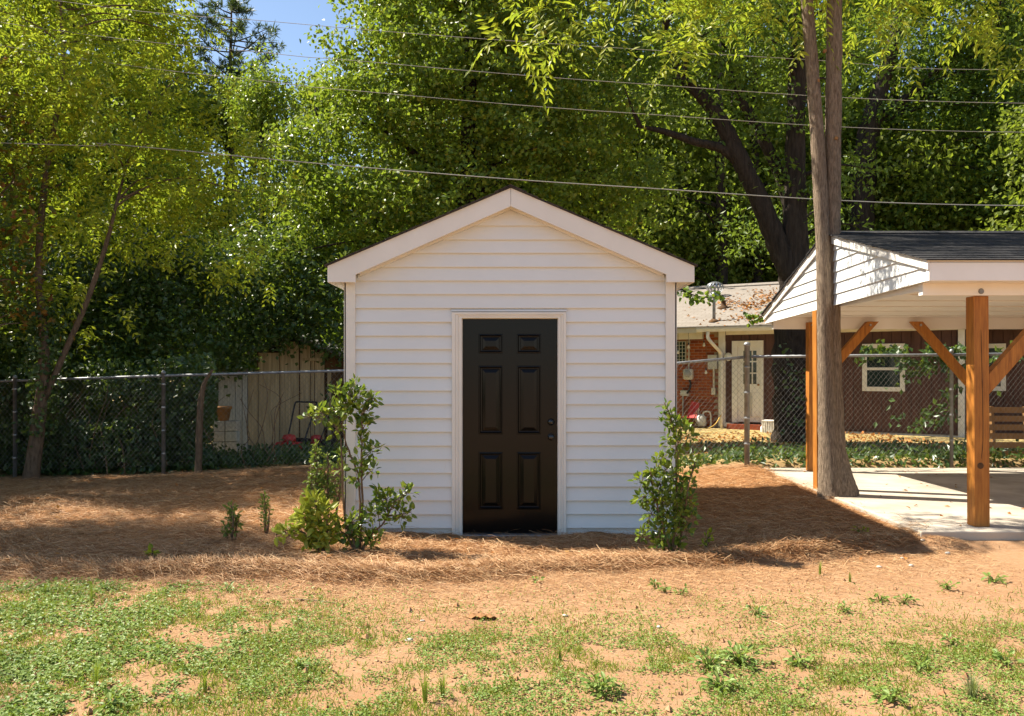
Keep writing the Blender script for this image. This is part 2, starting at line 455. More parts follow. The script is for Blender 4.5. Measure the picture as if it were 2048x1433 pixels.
def compound_crown(mb, blobs, per_m3, L, W, pairs=6, rachis=.34, cl_r=.3, per_cl=7, shell=.35, droop=.45):
    """sprays of paired drooping leaflets"""
    p, c, o = blob_points(blobs, per_m3, shell, cl_r, per_cl)
    n = len(p)
    d = rng.normal(size=(n, 3)) * .8 + o * .6; d[:, 2] -= droop; d = unit(d)
    side = unit(np.cross(d, np.array((0, 0, 1.)) + .3 * rng.normal(size=(n, 3)))); up = np.cross(side, d)
    for k in range(pairs * 2 + 1):
        t = (k // 2 + .6) / pairs
        s = (1 if k % 2 else -1) if k < pairs * 2 else 0
        size = rng.uniform(.7, 1.2, n) * (1 - .35 * abs(t - .5))
        base = p + d * (rachis * t)[..., None] if np.ndim(t) else p + d * rachis * t
        base = base + np.array((0, 0, -.10)) * t * t
        ld = d * .55 + side * s * 1.0 + np.array((0, 0, -.45)) + rng.normal(size=(n, 3)) * .22
        nr = up + rng.normal(size=(n, 3)) * .35
        leaves(mb, base, ld, nr, L * size, W * size)
    return c

def limbs(mb, trunk_pts, centres, rad, n=14, r0=.045):
    """branches from trunk nodes out to some leaf clusters"""
    tp = np.asarray(trunk_pts)
    sel = centres[rng.choice(len(centres), min(n, len(centres)), replace=False)]
    for c in sel:
        below = tp[tp[:, 2] < c[2] - .15]
        if len(below) == 0: continue
        k = np.argmin(np.linalg.norm(below - c, axis=1) + .4 * rng.random(len(below)))
        a = below[k]; mid = (a + c) / 2 + np.array((0, 0, .12 * np.linalg.norm(c - a))) + rng.normal(size=3) * .08
        pts = bezier([a, mid, c], 5)
        mb.tube(pts, np.linspace(r0, .008, len(pts)), 5)

def pxb(lst, Y, dy=None):
    """blobs from picture position, radius in metres (and optional flattening) at depth Y"""
    out = []
    for b in lst:
        px, py, r = b[:3]; Yb = Y + (b[3] if len(b) > 3 else 0)
        c = P(px, py, Yb); out.append((c[0], c[1], c[2], r, (dy or r), r * .85))
    return out

def make_tree(name, label, cat, base, trunks, crown_mb, bark_m, leaf_m, group=None, limb_c=None, nl=14, lr=.045, sides=10, wob=.05, lmin=-9):
    """trunks: list of (points, radii)"""
    root = empty(name, base, label, cat, group)
    b = np.array(base, float)
    tm = MB(); allp = []
    for pts, rad in trunks:
        bp = bezier(pts, 7); rr = np.interp(np.linspace(0, 1, len(bp)), np.linspace(0, 1, len(rad)), rad)
        tm.tube(bp - b, rr, sides, wob=wob); allp.append(bp)
    if limb_c is not None:
        ap = np.vstack(allp); limbs(tm, ap[ap[:, 2] > lmin] - b, limb_c - b, None, nl, lr)
    tm.build('trunk', bark_m, root, True)
    if crown_mb is not None and crown_mb.n:
        for i in range(len(crown_mb.v)): crown_mb.v[i] = crown_mb.v[i] - b
        crown_mb.build('crown', leaf_m, root)
    return root

# ------------------------------------------------------------------ the white shed
SY = 8.10                                             # front wall plane
SBACK = SY + 3.05
sx0, sx1 = PX(690, SY), PX(1352, SY)
scx = (sx0 + sx1) / 2
hw = (sx1 - sx0) / 2
shed = empty('garden_shed', (scx, SY, 0), 'small white vinyl sided shed with gable roof and black door', 'shed')
def S(px, Y=SY): return PX(px, Y) - scx               # local x
cz0 = .0
zE = PZ(549, SY - .15)                                # underside of rake at the wall corner
slope = .435
apex_in = zE + slope * (S(1021) - S(711))
course = 27.4 / F * SY
def lap(x0f, x1f, z0, z1, y=0.0):
    """one lap siding course; x0f/x1f give the ends as functions of z"""
    prof = [(z0 + .006, .000), (z0 + .006, -.024), (z0, -.029), (z0 + .004, -.030), (z0 + .014, -.028), (z1 - .003, -.004), (z1 + .014, -.001)]
    V, n = [], len(prof)
    for z, yy in prof:
        zz = min(z, z1)
        V.append((x0f(zz), yy + y, z)); V.append((x1f(zz), yy + y, z))
    fs = [(2 * i, 2 * i + 1, 2 * i + 3, 2 * i + 2) for i in range(n - 1)]
    return MB().add(V, np.array(fs))
tri_l = lambda z: max(sx0 - scx + .095, S(1021) - (apex_in + .06 - z) / slope)
tri_r = lambda z: min(sx1 - scx - .09, S(1021) + (apex_in + .06 - z) / slope)
dl, dr, dtop = S(903.5), S(1132.5), PZ(624.5, SY)
z = PZ(1065, SY) - .01
top = PZ(453, SY)
zz = [top - course * k for k in range(0, 24)]
zz = [t for t in zz if t > z - .5 * course][::-1]
zz = [max(z, zz[0])] + zz[1:] + [apex_in]
for a, b in zip(zz[:-1], zz[1:]):
    wz = random.uniform(-.0015, .0015)
    if a >= dtop - .002:
        lap(tri_l, tri_r, a + wz, b).build('siding_board', M['vinyl'], shed)
    else:
        bb = min(b, b)
        lap(tri_l, lambda q: dl + .004, a + wz, bb).build('siding_board', M['vinyl'], shed)
        lap(lambda q: dr - .004, tri_r, a - wz, bb).build('siding_board', M['vinyl'], shed)
        if b > dtop: lap(lambda q: dl - .003, lambda q: dr + .003, dtop + .004, b).build('siding_board', M['vinyl'], shed)
MB().box(-hw + .1, dl, -.012, .001, -.05, z + .01).build('starter_strip', M['trim'], shed)
MB().box(dr, hw - .1, -.012, .001, -.05, z + .01).build('starter_strip', M['trim'], shed)
# body: side and back walls with a plain core behind the front siding
w = MB()
w.prism([(-hw + .01, .0), (-hw + .01, zE + .04), (S(1021), apex_in + .05), (hw - .01, zE + .04), (hw - .01, .0), (dr - .05, .0), (dr - .05, dtop - .05), (dl + .05, dtop - .05), (dl + .05, .0)], 'y', .002, .09)
w.box(-hw + .01, -hw + .09, .09, 3.05, .0, zE + .1); w.box(hw - .09, hw - .01, .09, 3.05, .0, zE + .1)
w.prism([(-hw + .01, .0), (-hw + .01, zE + .04), (S(1021), apex_in + .05), (hw - .01, zE + .04), (hw - .01, .0)], 'y', 2.97, 3.05)
w.build('wall_body', M['vinyl'], shed)
MB().box(-hw + .09, hw - .09, .1, 2.95, -.05, .02).build('floor_deck', M['stained'], shed)
for k in range(20):                                    # side siding
    a = .03 + k * course
    if a + course > zE + .05: break
    for s in (-1, 1):
        x = s * (hw - .01)
        MB().add([(x + s * .002, .1, a + course), (x + s * .002, 2.95, a + course), (x + s * .016, 2.95, a), (x + s * .016, .1, a), (x, 2.95, a), (x, .1, a)],
                 np.array([(0, 1, 2, 3), (3, 2, 4, 5)])).build('siding_board', M['vinyl'], shed)
for s, xa in ((-1, -hw), (1, hw)):
    c = MB().box(min(xa, xa - s * .105), max(xa, xa - s * .105), -.044, -.003, .0, zE + .03)
    c.box(min(xa + s * .001, xa - s * .02), max(xa + s * .001, xa - s * .02), -.044, .11, .0, zE + .03)
    c.build('corner_trim', M['trim'], shed, bevel=.004)
# rake boards, eave boxes, soffit
ry0, ry1 = -.165, -.14
yr = SY + ry0
tx0, tx1, txm = PX(655, yr) - scx, PX(1389, yr) - scx, PX(1021.5, yr) - scx
zt_m, zb_m = PZ(376, yr), PZ(413, yr)
zt_e, zb_e = PZ(532, yr), PZ(565, yr)
zk = PZ(549.5, yr)
for s, te, kx in ((-1, tx0, PX(711, yr) - scx), (1, tx1, PX(1333, yr) - scx)):
    pts = [(te, zb_e), (kx, zb_e), (kx, zk), (txm - s * -.0012, zb_m), (txm + s * .0012, zt_m), (te, zt_e)]
    if s > 0: pts = pts[::-1]
    MB().prism(pts, 'y', ry0, ry1).build('rake_board', M['fascia'], shed, bevel=.003)
    # eave fascia along the side, and soffit under the eave
    MB().box(min(te, te - s * .022), max(te, te - s * .022), ry1 + .002, 3.2, zb_e, zt_e - .012).build('eave_fascia', M['trim'], shed)
    MB().box(min(te - s * .024, s * (hw + .003)), max(te - s * .024, s * (hw + .003)), ry1 + .002, 3.2, zb_e + .006, zb_e + .018).build('soffit', M['trim'], shed)
    # rake soffit strip between rake board and siding, with the j trim below it
    a, b = np.array((kx - s * .02, zk + .012)), np.array((txm, zb_m + .02))
    MB().prism([tuple(a), tuple(b), tuple(b + (0, .02)), tuple(a + (0, .02))][::(1 if s < 0 else -1)], 'y', ry1, .003).build('rake_soffit', M['trim'], shed)
    a, b = np.array((kx + s * .0, zk - .012)), np.array((txm, zb_m - .004))
    MB().prism([tuple(a), tuple(b), tuple(b + (0, .024)), tuple(a + (0, .024))][::(1 if s < 0 else -1)], 'y', -.046, -.022).build('j_trim', M['trim'], shed)
    # roof: sheathing and shingle courses
    d = np.array((txm - te, zt_m - zt_e)); Lr = np.linalg.norm(d); d /= Lr; nrm = np.array((-d[1] * (1 if s < 0 else -1), abs(d[0])))
    e0 = np.array((te, zt_e))
    MB().prism([tuple(e0 + d * .0), tuple(e0 + d * Lr), tuple(e0 + d * Lr + nrm * -.02), tuple(e0 + nrm * -.02)][::(-1 if s < 0 else 1)], 'y', ry1 + .003, 3.19).build('roof_deck', M['trim'], shed)
    nrow = 15; hh = Lr / nrow
    for k in range(nrow):
        a = e0 + d * (k * hh - .022); b = e0 + d * min(Lr + .006, (k + 1) * hh + .02)
        q = [a + nrm * .006, b + nrm * .002, b + nrm * .010, a + nrm * .017]
        q[0] = a + nrm * .003
        jy = random.uniform(-.012, .008)
        MB().prism([tuple(v) for v in q][::(-1 if s < 0 else 1)], 'y', ry0 - .022 + jy, 3.22 + jy).build('shingle_course', M['shingle_edge'], shed)
rc = MB()
for k in range(12):
    y0 = ry0 - .03 + k * .28
    rc.prism([(txm - .15, zt_m - .15 * slope + .016), (txm, zt_m + .018), (txm + .15, zt_m - .15 * slope + .016), (txm + .15, zt_m - .15 * slope + .024), (txm, zt_m + .028), (txm - .15, zt_m - .15 * slope + .024)], 'y', y0, y0 + .27)
rc.build('ridge_cap', M['shingle_edge'], shed)
# door casing (stepped), jamb, threshold
ox0, ox1, oz1 = S(904.5), S(1131.5), PZ(625.5, SY)
ix0, ix1, iz1 = S(924), S(1116), PZ(637, SY)
bz = PZ(1075, SY) - .02
for st, (o, dpt) in enumerate(((0., -.050), (.35, -.043), (.62, -.034))):
    e = MB()
    o2 = (.35, .62, 1.0)[st]
    def lerp(a, b, t): return a + (b - a) * t
    L0, L1 = lerp(ox0, ix0, o), lerp(ox0, ix0, o2)
    R0, R1 = lerp(ox1, ix1, o), lerp(ox1, ix1, o2)
    T0, T1 = lerp(oz1, iz1, o), lerp(oz1, iz1, o2)
    e.prism([(L0, bz), (L0, T0), (R0, T0), (R0, bz), (R1, bz), (R1, T1), (L1, T1), (L1, bz)], 'y', dpt, .002)
    e.build('door_casing', M['trim'], shed, bevel=.003)
j = MB().prism([(ix0 - .03, bz), (ix0 - .03, iz1 + .03), (ix1 + .03, iz1 + .03), (ix1 + .03, bz), (ix1 - .004, bz), (ix1 - .004, iz1 - .004), (ix0 + .004, iz1 - .004), (ix0 + .004, bz)], 'y', .003, .12)
j.build('door_jamb', M['trim'], shed)
MB().box(ix0 + .002, ix1 - .002, -.03, .11, PZ(1076, SY), PZ(1069.5, SY)).build('threshold', M['metal'], shed, bevel=.004)
MB().box(ix0 - .05, ix1 + .05, -.04, .11, -.1, PZ(1076.5, SY)).build('door_sill', M['trim'], shed)
# six panel door
DY = .045
dx0, dx1, dz0, dz1 = S(925.5), S(1114.5), PZ(1067.5, SY), PZ(638.5, SY)
colx = [(S(956.8), S(1005.6)), (S(1033.8), S(1082))]
rowz = [(PZ(1021, SY), PZ(905.5, SY)), (PZ(869.7, SY), PZ(731.9, SY)), (PZ(707, SY), PZ(668, SY))]
gx = [dx0, *colx[0], *colx[1], dx1]; gzr = [dz0, *rowz[0], *rowz[1], *rowz[2], dz1]
door = MB()
V = [(x, DY, q) for q in gzr for x in gx]
fs = [(r * 6 + c, r * 6 + c + 1, (r + 1) * 6 + c + 1, (r + 1) * 6 + c) for r in range(7) for c in range(5) if not (r in (1, 3, 5) and c in (1, 3))]
door.add(V, np.array(fs)); door.box(dx0, dx1, DY + .03, DY + .044, dz0, dz1)
do = door.build('door', M['door'], shed); do['label'] = 'glossy black six panel door'
for a, b in colx:
    for c, d in rowz:
        rings = [(0, 0), (.004, -.006), (.011, -.007), (.020, .010), (.028, .014), (.032, .014), (.066, -.003)]
        V = []
        for i_, y_ in rings:
            V += [(a + i_, DY + y_, c + i_), (b - i_, DY + y_, c + i_), (b - i_, DY + y_, d - i_), (a + i_, DY + y_, d - i_)]
        fs = [(4 * r + k, 4 * r + (k + 1) % 4, 4 * r + 4 + (k + 1) % 4, 4 * r + 4 + k) for r in range(len(rings) - 1) for k in range(4)]
        n = 4 * (len(rings) - 1); fs.append((n, n + 1, n + 2, n + 3))
        MB().add(V, np.array(fs)).build('panel', M['door'], do)
kx = S(1102.5)
MB().lathe([(.006, -.03), (.026, -.028), (.028, -.012), (.034, -.006), (.034, 0)], 18, (kx, DY - .001, PZ(845, SY)), 'y').build('deadbolt', M['black_metal'], do, True)
MB().lathe([(.004, -.066), (.020, -.064), (.029, -.054), (.030, -.042), (.022, -.03), (.012, -.022), (.012, -.008), (.033, -.006), (.034, 0)], 18, (kx, DY - .001, PZ(875, SY)), 'y').build('door_knob', M['black_metal'], do, True)

# ------------------------------------------------------------------ carport
cpx, cpy = 4.21, 7.76
cp = empty('carport', (cpx, cpy, .14), 'open carport with white gable, dark shingle roof and orange stained posts', 'carport')
CB = np.array((cpx, cpy, .14))
def cbx(x0, x1, y0, y1, z0, z1): return MB().box(x0 - cpx, x1 - cpx, y0 - cpy, y1 - cpy, z0 - .14, z1 - .14)
GX = 3.675                                             # gable plane
FRY, RRY, RDY = 7.46, 12.34, 9.9                       # front eave, rear eave, ridge
zF, zR, zRi = 2.515, 2.36, 3.135
XR = 13.4
post_h = 2.24
for name, x, y, z0, lean in (('front', 4.21, 7.76, .14, .012), ('rear', 4.177, 12.0, .14, 0), ('side', 3.635, 10.17, .10, .01), ('rear2', 6.48, 12.0, .14, 0), ('rear3', 8.9, 12.0, .14, 0), ('front2', 8.9, 7.76, .14, 0)):
    h = post_h if name != 'side' else 2.28
    m = MB()
    V = [(x - cpx + i + (lean if q else 0) * -1, y - cpy + jn, (z0 if not q else h) - .14) for q in (0, 1) for i in (0, .138) for jn in (0, .138)]
    m.add(V, [[(0, 1, 3, 2), (4, 6, 7, 5), (0, 4, 5, 1), (2, 3, 7, 6), (0, 2, 6, 4), (1, 5, 7, 3)]])
    m.build('post', M['stained'], cp, bevel=.006)
MB().tube(bezier([(PX(1962, 7.76) - cpx, -.0005, 1.80), (PX(1964, 7.76) - cpx, -.0005, 1.4), (PX(1966, 7.76) - cpx, -.0005, .85), (PX(1963, 7.76) - cpx, -.0005, .62)], 6), (.001,) + (.0032,) * 17 + (.001,), 5).build('drying_crack', M['oldbrown'], cp)
MB().lathe([(.03, -.001), (.024, -.004), (.004, -.005)], 12, (PX(1961, 7.76) - cpx, 0.0, PZ(932, 7.76) - .14), 'y').build('knot', M['oldbrown'], cp)
def brace(x0, z0, x1, z1, y, th, w=.09):
    p = np.array((x0, y, z0)) - CB; q = np.array((x1, y, z1)) - CB
    d = (q - p); d /= np.linalg.norm(d)
    n = np.array((-d[2], 0, d[0])) * th / 2
    def cutx(c, x): return c + d * ((x - c[0]) / d[0])
    def cutz(c, zz_): return c + d * ((zz_ - c[2]) / d[2])
    pts = [cutx(p + n, p[0]), cutz(p + n, q[2]), cutz(p - n, q[2]), cutx(p - n, p[0])]
    m = MB().prism([(v[0], v[2]) for v in pts], 'y', y - cpy, y - cpy + w)
    return m.build('brace', M['stained'], cp, bevel=.004)
brace(4.315, PZ(768, 12), PX(1748, 12), 2.25, 12.02, .12)
brace(6.48, PZ(768, 12), PX(1836, 12), 2.25, 12.02, .12)
brace(6.62, PZ(768, 12), 7.5, 2.25, 12.02, .12)
brace(4.348, PZ(770, 7.8), 5.06, 2.24, 7.785, .125)
brace(8.9, PZ(770, 7.8), 8.2, 2.24, 7.785, .125)
cbx(3.715, XR, 7.72, 7.80, 2.243, 2.46).build('front_beam', M['carport_white'], cp, bevel=.004)
cbx(3.72, XR, 12.142, 12.22, 2.15, 2.36).build('rear_beam', M['carport_white'], cp, bevel=.004)
cbx(3.735, 3.80, 7.81, 12.13, 2.29, 2.36).build('side_beam', M['carport_white'], cp)
cbx(GX - .012, XR, FRY, FRY + .03, 2.348, zF - .004).build('front_fascia', M['carport_white'], cp, bevel=.004)
cbx(GX - .012, XR, RRY - .03, RRY, 2.235, zR - .004).build('rear_fascia', M['carport_white'], cp)
cbx(GX - .026, GX + .03, FRY + .003, FRY + .06, 2.350, zF - .008).build('corner_board', M['carport_white'], cp)
cbx(GX + .031, XR, FRY + .032, 7.718, 2.352, 2.362).build('front_soffit', M['carport_white'], cp)
yy = 7.81
k = 0
while yy < 12.1:
    wd = random.choice((.30, .40, .52)); e = min(yy + wd, 12.138)
    cbx(3.81, XR, yy, e - .012, 2.315 + .012 * (k % 2), 2.34).build('ceiling_panel', M['carport_white'], cp)
    yy = e; k += 1
MB().lathe([(.004, -.012), (.020, -.012), (.026, -.004), (.026, 0)], 14, (PX(1962, 7.72) - cpx, 7.719 - cpy, PZ(583, 7.72) - .14), 'y').build('bolt', M['metal_dull'], cp)
for px in (1742, 1843, 1625):
    MB().lathe([(.004, -.01), (.014, -.01), (.018, -.002), (.018, 0)], 10, (PX(px, 12) - cpx, 11.998 - cpy + (.02 if px != 1625 else 0), 2.20 - .14), 'y').build('bolt', M['metal'], cp)
# gable wall siding facing the shed
def roofz(y): return zF + (zRi - zF) * (y - FRY) / (RDY - FRY) if y < RDY else zRi + (zR - zRi) * (y - RDY) / (RRY - RDY)
cw = .125
for k in range(8):
    def zb(y): return 2.356 + (2.24 - 2.356) * (y - FRY) / (RRY - FRY) + k * cw
    ysn = np.linspace(FRY + .01, RRY - .01, 60)
    ok = [y for y in ysn if roofz(y) - .03 > zb(y) + .012]
    if len(ok) < 3: break
    V = []
    for y in ok:
        t = min(zb(y) + cw, roofz(y) - .02)
        V += [(GX - cpx + .004, y - cpy, zb(y) - .14), (GX - cpx - .018, y - cpy, zb(y) - .14), (GX - cpx - .018 + .015 * (t - zb(y)) / cw, y - cpy, t - .14)]
    fs = []
    for i in range(len(ok) - 1): fs += [(3 * i, 3 * i + 3, 3 * i + 4, 3 * i + 1), (3 * i + 1, 3 * i + 4, 3 * i + 5, 3 * i + 2)]
    MB().add(V, np.array(fs)).build('siding_board', M['vinyl'], cp)
MB().prism([(FRY + .065 - cpy, 2.36 - .14), (FRY + .065 - cpy, zF - .15), (RDY - cpy, zRi - .16), (RRY - .04 - cpy, zR - .16), (RRY - .04 - cpy, 2.26 - .14)], 'x', GX - cpx + .006, GX - cpx + .05).build('gable_wall', M['vinyl'], cp)
for (ya, za), (yb, zb_) in (((FRY, zF), (RDY, zRi)), ((RRY, zR), (RDY, zRi))):
    s_ = 1 if yb > ya else -1
    MB().prism([(ya - cpy, za - .14 - .004), (yb - cpy, zb_ - .14 - .004), (yb - cpy, zb_ - .14 - .085), (ya - cpy, za - .14 - .07)][::s_], 'x', GX - cpx - .04, GX - cpx - .022).build('rake_trim', M['fascia'], cp)
    d = np.array((yb - ya, zb_ - za)); Lr = np.linalg.norm(d); d /= Lr; n2 = np.array((-d[1], d[0])) * s_
    if n2[1] < 0: n2 = -n2
    o_ = np.array((ya - cpy, za - .14))
    MB().prism([tuple(o_), tuple(o_ + d * Lr), tuple(o_ + d * Lr + n2 * .012), tuple(o_ + n2 * .012)][::s_], 'x', GX - cpx - .045, XR - cpx).build('roof_deck', M['carport_white'], cp)
    nr = 18; hh = Lr / nr
    for k in range(nr):
        a = o_ + d * (k * hh - .025); b = o_ + d * min(Lr, (k + 1) * hh + .02)
        q = [a + n2 * .014, b + n2 * .0125, b + n2 * .018, a + n2 * .027]
        jx = random.uniform(-.012, .01)
        MB().prism([tuple(v) for v in q][::s_], 'x', GX - cpx - .065 + jx, XR - cpx).build('shingle_course', M['shingle_dark'], cp)
MB().prism([(RDY - cpy - .16, zRi - .14 - .013), (RDY - cpy, zRi - .14 + .034), (RDY - cpy + .16, zRi - .14 - .02), (RDY - cpy + .16, zRi - .14 - .008), (RDY - cpy, zRi - .14 + .046), (RDY - cpy - .16, zRi - .14)][::-1], 'x', GX - cpx - .07, XR - cpx).build('ridge_cap', M['shingle_dark'], cp)

# ------------------------------------------------------------------ chain link fences
def run_pts(lst):
    out = []
    for px, Y, rail, h in lst: out.append((PX(px, Y), Y, rail, rail - h))
    return out
def fence(name, label, run, posts, post_r=.03, group='chain link fence runs'):
    x0, y0, r0, b0 = run[0]
    root = empty(name, (x0, y0, b0), label, 'fence', group)
    o = np.array((x0, y0, b0))
    rail = np.array([(a, b, c) for a, b, c, d in run]) - o
    MB().tube(rail, .021, 8).build('top_rail', M['metal_dull'], root, True)
    for i in posts:
        x, y, r, b = i[:4]
        R_ = i[4] if len(i) > 4 else post_r; ht = i[5] if len(i) > 5 else .03
        pm = MB().lathe([(R_, b - .3 - b0), (R_, r + ht - b0), (R_ * 1.18, r + ht - b0), (R_ * 1.18, r + ht + .03 - b0), (R_ * .7, r + ht + .05 - b0), (.005, r + ht + .058 - b0)], 12, (x - x0, y - y0, 0))
        po = pm.build('post', M['metal_dull'], root, True)
        for f in (.15, .4, .65, .9):
            MB().lathe([(R_ * 1.1, 0), (R_ * 1.16, .006), (R_ * 1.16, .018), (R_ * 1.1, .024)], 10, (x - x0, y - y0, b - b0 + (r - b) * f)).build('band', M['metal'], po)
    # diagonal wires of the mesh
    seg = np.array(run); d = np.r_[0, np.cumsum(np.linalg.norm(np.diff(seg[:, :2], axis=0), axis=1))]
    L = d[-1]; pitch = .078; wm = MB(); H_ = 1.36
    f = lambda s, h: np.array([np.interp(s, d, seg[:, 0]), np.interp(s, d, seg[:, 1]) - .028, np.interp(s, d, seg[:, 3]) + .03 + h * (np.interp(s, d, seg[:, 2]) - np.interp(s, d, seg[:, 3]) - .02) / H_]) - o
    rr = .0016 if 'corner post' not in label else .0012
    A = []
    for sgn in (1, -1):
        for s in np.arange(-H_, L + H_, pitch):
            sa, ha, sb, hb = s, 0., s + H_ * .92, H_
            if sgn < 0: sa, sb = sb, sa
            lo, hi = (sa, ha), (sb, hb)
            t0, t1 = 0., 1.
            dd = sb - sa
            for lim, up in ((0, False), (L, True)):
                t = (lim - sa) / dd
                if (dd > 0) != up: t0 = max(t0, t)
                else: t1 = min(t1, t)
            if t1 - t0 < .02: continue
            nseg = max(1, int((t1 - t0) * 4))
            tt = np.linspace(t0, t1, nseg + 1)
            A.append([f(sa + dd * t, H_ * t) for t in tt])
    for pl in A:
        for p, q in zip(pl[:-1], pl[1:]):
            dv = (q - p) / np.linalg.norm(q - p); a = np.cross(dv, (0, 1, 0)); a /= np.linalg.norm(a); b = np.array((0, 1., 0))
            V = [e + rr * (math.cos(k) * a + math.sin(k) * b) for e in (p, q) for k in (0, 2.094, 4.189)]
            wm.add(V, np.array([(0, 1, 4, 3), (1, 2, 5, 4), (2, 0, 3, 5)]))
    w_ = wm.build('wire_mesh', M['wire'], root); w_['kind'] = 'stuff'
    return root
left_run = run_pts([(-260, 13.6, 1.30, 1.45), (0, 13.5, PZ(763, 13.5), 1.45), (327, 13.4, PZ(752, 13.4), 1.45), (690, 13.2, PZ(742, 13.2), 1.45), (1020, 12.9, 1.60, 1.45), (1352, 12.5, PZ(727, 12.5), 1.45), (1488, 12.3, PZ(715, 12.3), 1.45)])
fence('chain_link_fence', 'low grey chain link fence running behind the white shed', left_run, [left_run[2], left_run[4], (*[PX(30, 13.48), 13.48, 1.40, -.05], .03)])
right_run = run_pts([(1502, 12.32, PZ(714, 12.32), 1.47), (1903, 12.62, PZ(710, 12.62), 1.5), (2120, 12.8, PZ(707, 12.8), 1.5), (2420, 12.9, PZ(706, 12.9), 1.5)])
cpost = (PX(1494, 12.31), 12.31, 1.745, .27, .04, .17)
fence('chain_link_fence', 'grey chain link fence behind the carport with a thick corner post', right_run, [cpost, right_run[1], right_run[2]], .026)

# ------------------------------------------------------------------ brick and board house behind
HA = R(33)
HX0, HY0 = PX(1496, 21.3), 21.3
house = empty('brick_house', (HX0, HY0, .05), 'single storey house with brick and brown board walls behind the fence', 'house', rz=-HA)
ca, sa = math.cos(HA), math.sin(HA)
def hT(px, n=0.0):
    k = (px - CX) / F
    X0, Y0 = HX0 - n * sa, HY0 - n * ca
    return (k * Y0 - X0) / (ca + sa * k)
def hZ(px, py, n=0.0):
    t = hT(px, n); Y = HY0 - n * ca - sa * t
    return PZ(py, Y) - .05
def hbox(px0, px1, py0, py1, n0, n1, ref=None):
    a, b = hT(px0, n1), hT(px1, n1)
    z0 = hZ(ref or (px0 + px1) / 2, py1, n1); z1 = hZ(ref or (px0 + px1) / 2, py0, n1)
    return MB().box(a, b, -n1, -n0, z0, z1)
zeave = hZ(1500, 657, .5)
tb0, tb1 = hT(1240, -.25), hT(1437, -.25)
MB().box(tb0, tb1 + .05, .262, .6, -.3, zeave + .1).build('wall', M['mortar'], house)
wallp = MB().box(tb0, tb1, .255, .262, -.05, zeave - .02).build('brick_wall', M['mortar'], house)
bw, bh = .205, .066
bme = MB().box(0, bw, -.008, .004, 0, bh).mesh('brick'); bme2 = bme.copy()
bme.materials.append(M['brick']); bme2.materials.append(M['brick_b'])
gl0, gl1 = hT(1340, -.25), hT(1371, -.25)
gz0, gz1 = hZ(1360, 727, -.25), hZ(1360, 684, -.25)
r_ = 0; zq = -.02
while zq + bh < zeave - .04:
    x = tb1 - .01 - bw - (.108 if r_ % 2 else 0)
    while x > hT(1342, -.25) - .25:
        if not (x + bw > gl0 - .02 and x < gl1 + .02 and zq + bh > gz0 and zq < gz1):
            bo = bpy.data.objects.new('brick', bme if random.random() < .72 else bme2); COL.objects.link(bo); bo.parent = wallp; bo.location = (x, .255 + random.uniform(-.003, .003), zq)
        x -= bw + .011
    zq += bh + .011; r_ += 1
gb = MB().box(gl0 - .3, gl1, .25, .256, gz0, gz1).build('glass_block_window', M['glass'], house)
for k in range(9):
    x = gl1 - k * .085
    if x > gl0 - .3: MB().box(x - .008, x + .004, .238, .25, gz0, gz1).build('glazing_bar', M['meter'], gb)
for k in range(7):
    q = gz0 + k * (gz1 - gz0) / 6
    MB().box(gl0 - .3, gl1 + .003, .240, .2495, q - .006, q + .006).build('glazing_bar', M['meter'], gb)
# brown vertical boards
MB().box(hT(1437), hT(1918), .03, .4, -.1, zeave + .1).build('wall', M['brown'], house)
bt0, bt1 = hT(1451), hT(1914)
dt0, dt1 = hT(1465), hT(1527)
wt0, wt1 = hT(1726), hT(1809)
wz0, wz1 = hZ(1768, 782), hZ(1768, 689)
bwd = .205; t = bt0; base_z = .10
dtopz = hZ(1496, 682)
while t < bt1 - .02:
    e = min(t + bwd, bt1)
    segs = [(base_z, zeave)]
    if e > dt0 + .02 and t < dt1 - .02: segs = [(dtopz, zeave)]
    elif e > wt0 + .03 and t < wt1 - .03: segs = [(base_z, wz0), (wz1, zeave)]
    for a, b in segs:
        MB().box(t, e - .012, random.uniform(-.003, .003), .03, a, b).build('siding_board', M['brown'], house)
    t = e
hbox(1437, 1450, 655, 853, -.04, .035).build('corner_board', M['housewhite'], house)
hbox(1450, 1466, 846, 854, -.03, .04).build('base_trim', M['housewhite'], house)
hbox(1529, 1916, 866, 874, -.04, .05, 1720).build('base_trim', M['housewhite'], house)
hbox(1916, 1929, 655, 880, -.1, .04).build('corner_board', M['housewhite'], house)
MB().box(hT(1437), hT(1918), .0, .45, -.35, base_z - .02).build('foundation', M['mortar'], house)
# door
zd0 = hZ(1496, 846)
dfr = MB()
dfr.box(dt0, dt0 + .14, -.05, .03, zd0, dtopz); dfr.box(dt1 - .06, dt1, -.05, .03, zd0, dtopz); dfr.box(dt0 + .141, dt1 - .061, -.05, .03, dtopz - .13, dtopz)
dfr.build('door_frame', M['housewhite'], house)
da, db = dt0 + .145, dt1 - .065
hd = MB().box(da, db, -.012, .02, zd0 + .02, dtopz - .13).build('door', M['housewhite'], house)
pz0, pz1 = hZ(1496, 770), hZ(1496, 701)
pa, pb = da + .12, db - .09
for r in range(3):
    for c in range(3):
        xw, zw = (pb - pa) / 3, (pz1 - pz0) / 3
        MB().box(pa + c * xw + .02, pa + (c + 1) * xw - .015, -.018, -.013, pz0 + r * zw + .02, pz0 + (r + 1) * zw - .015).build('pane', M['glass'], hd)
for c in range(2):
    xa = da + .10 + c * (db - da - .17) / 2
    MB().box(xa, xa + .27, -.022, -.013, zd0 + .16, zd0 + .75).build('door_panel', M['housewhite'], hd, bevel=.008)
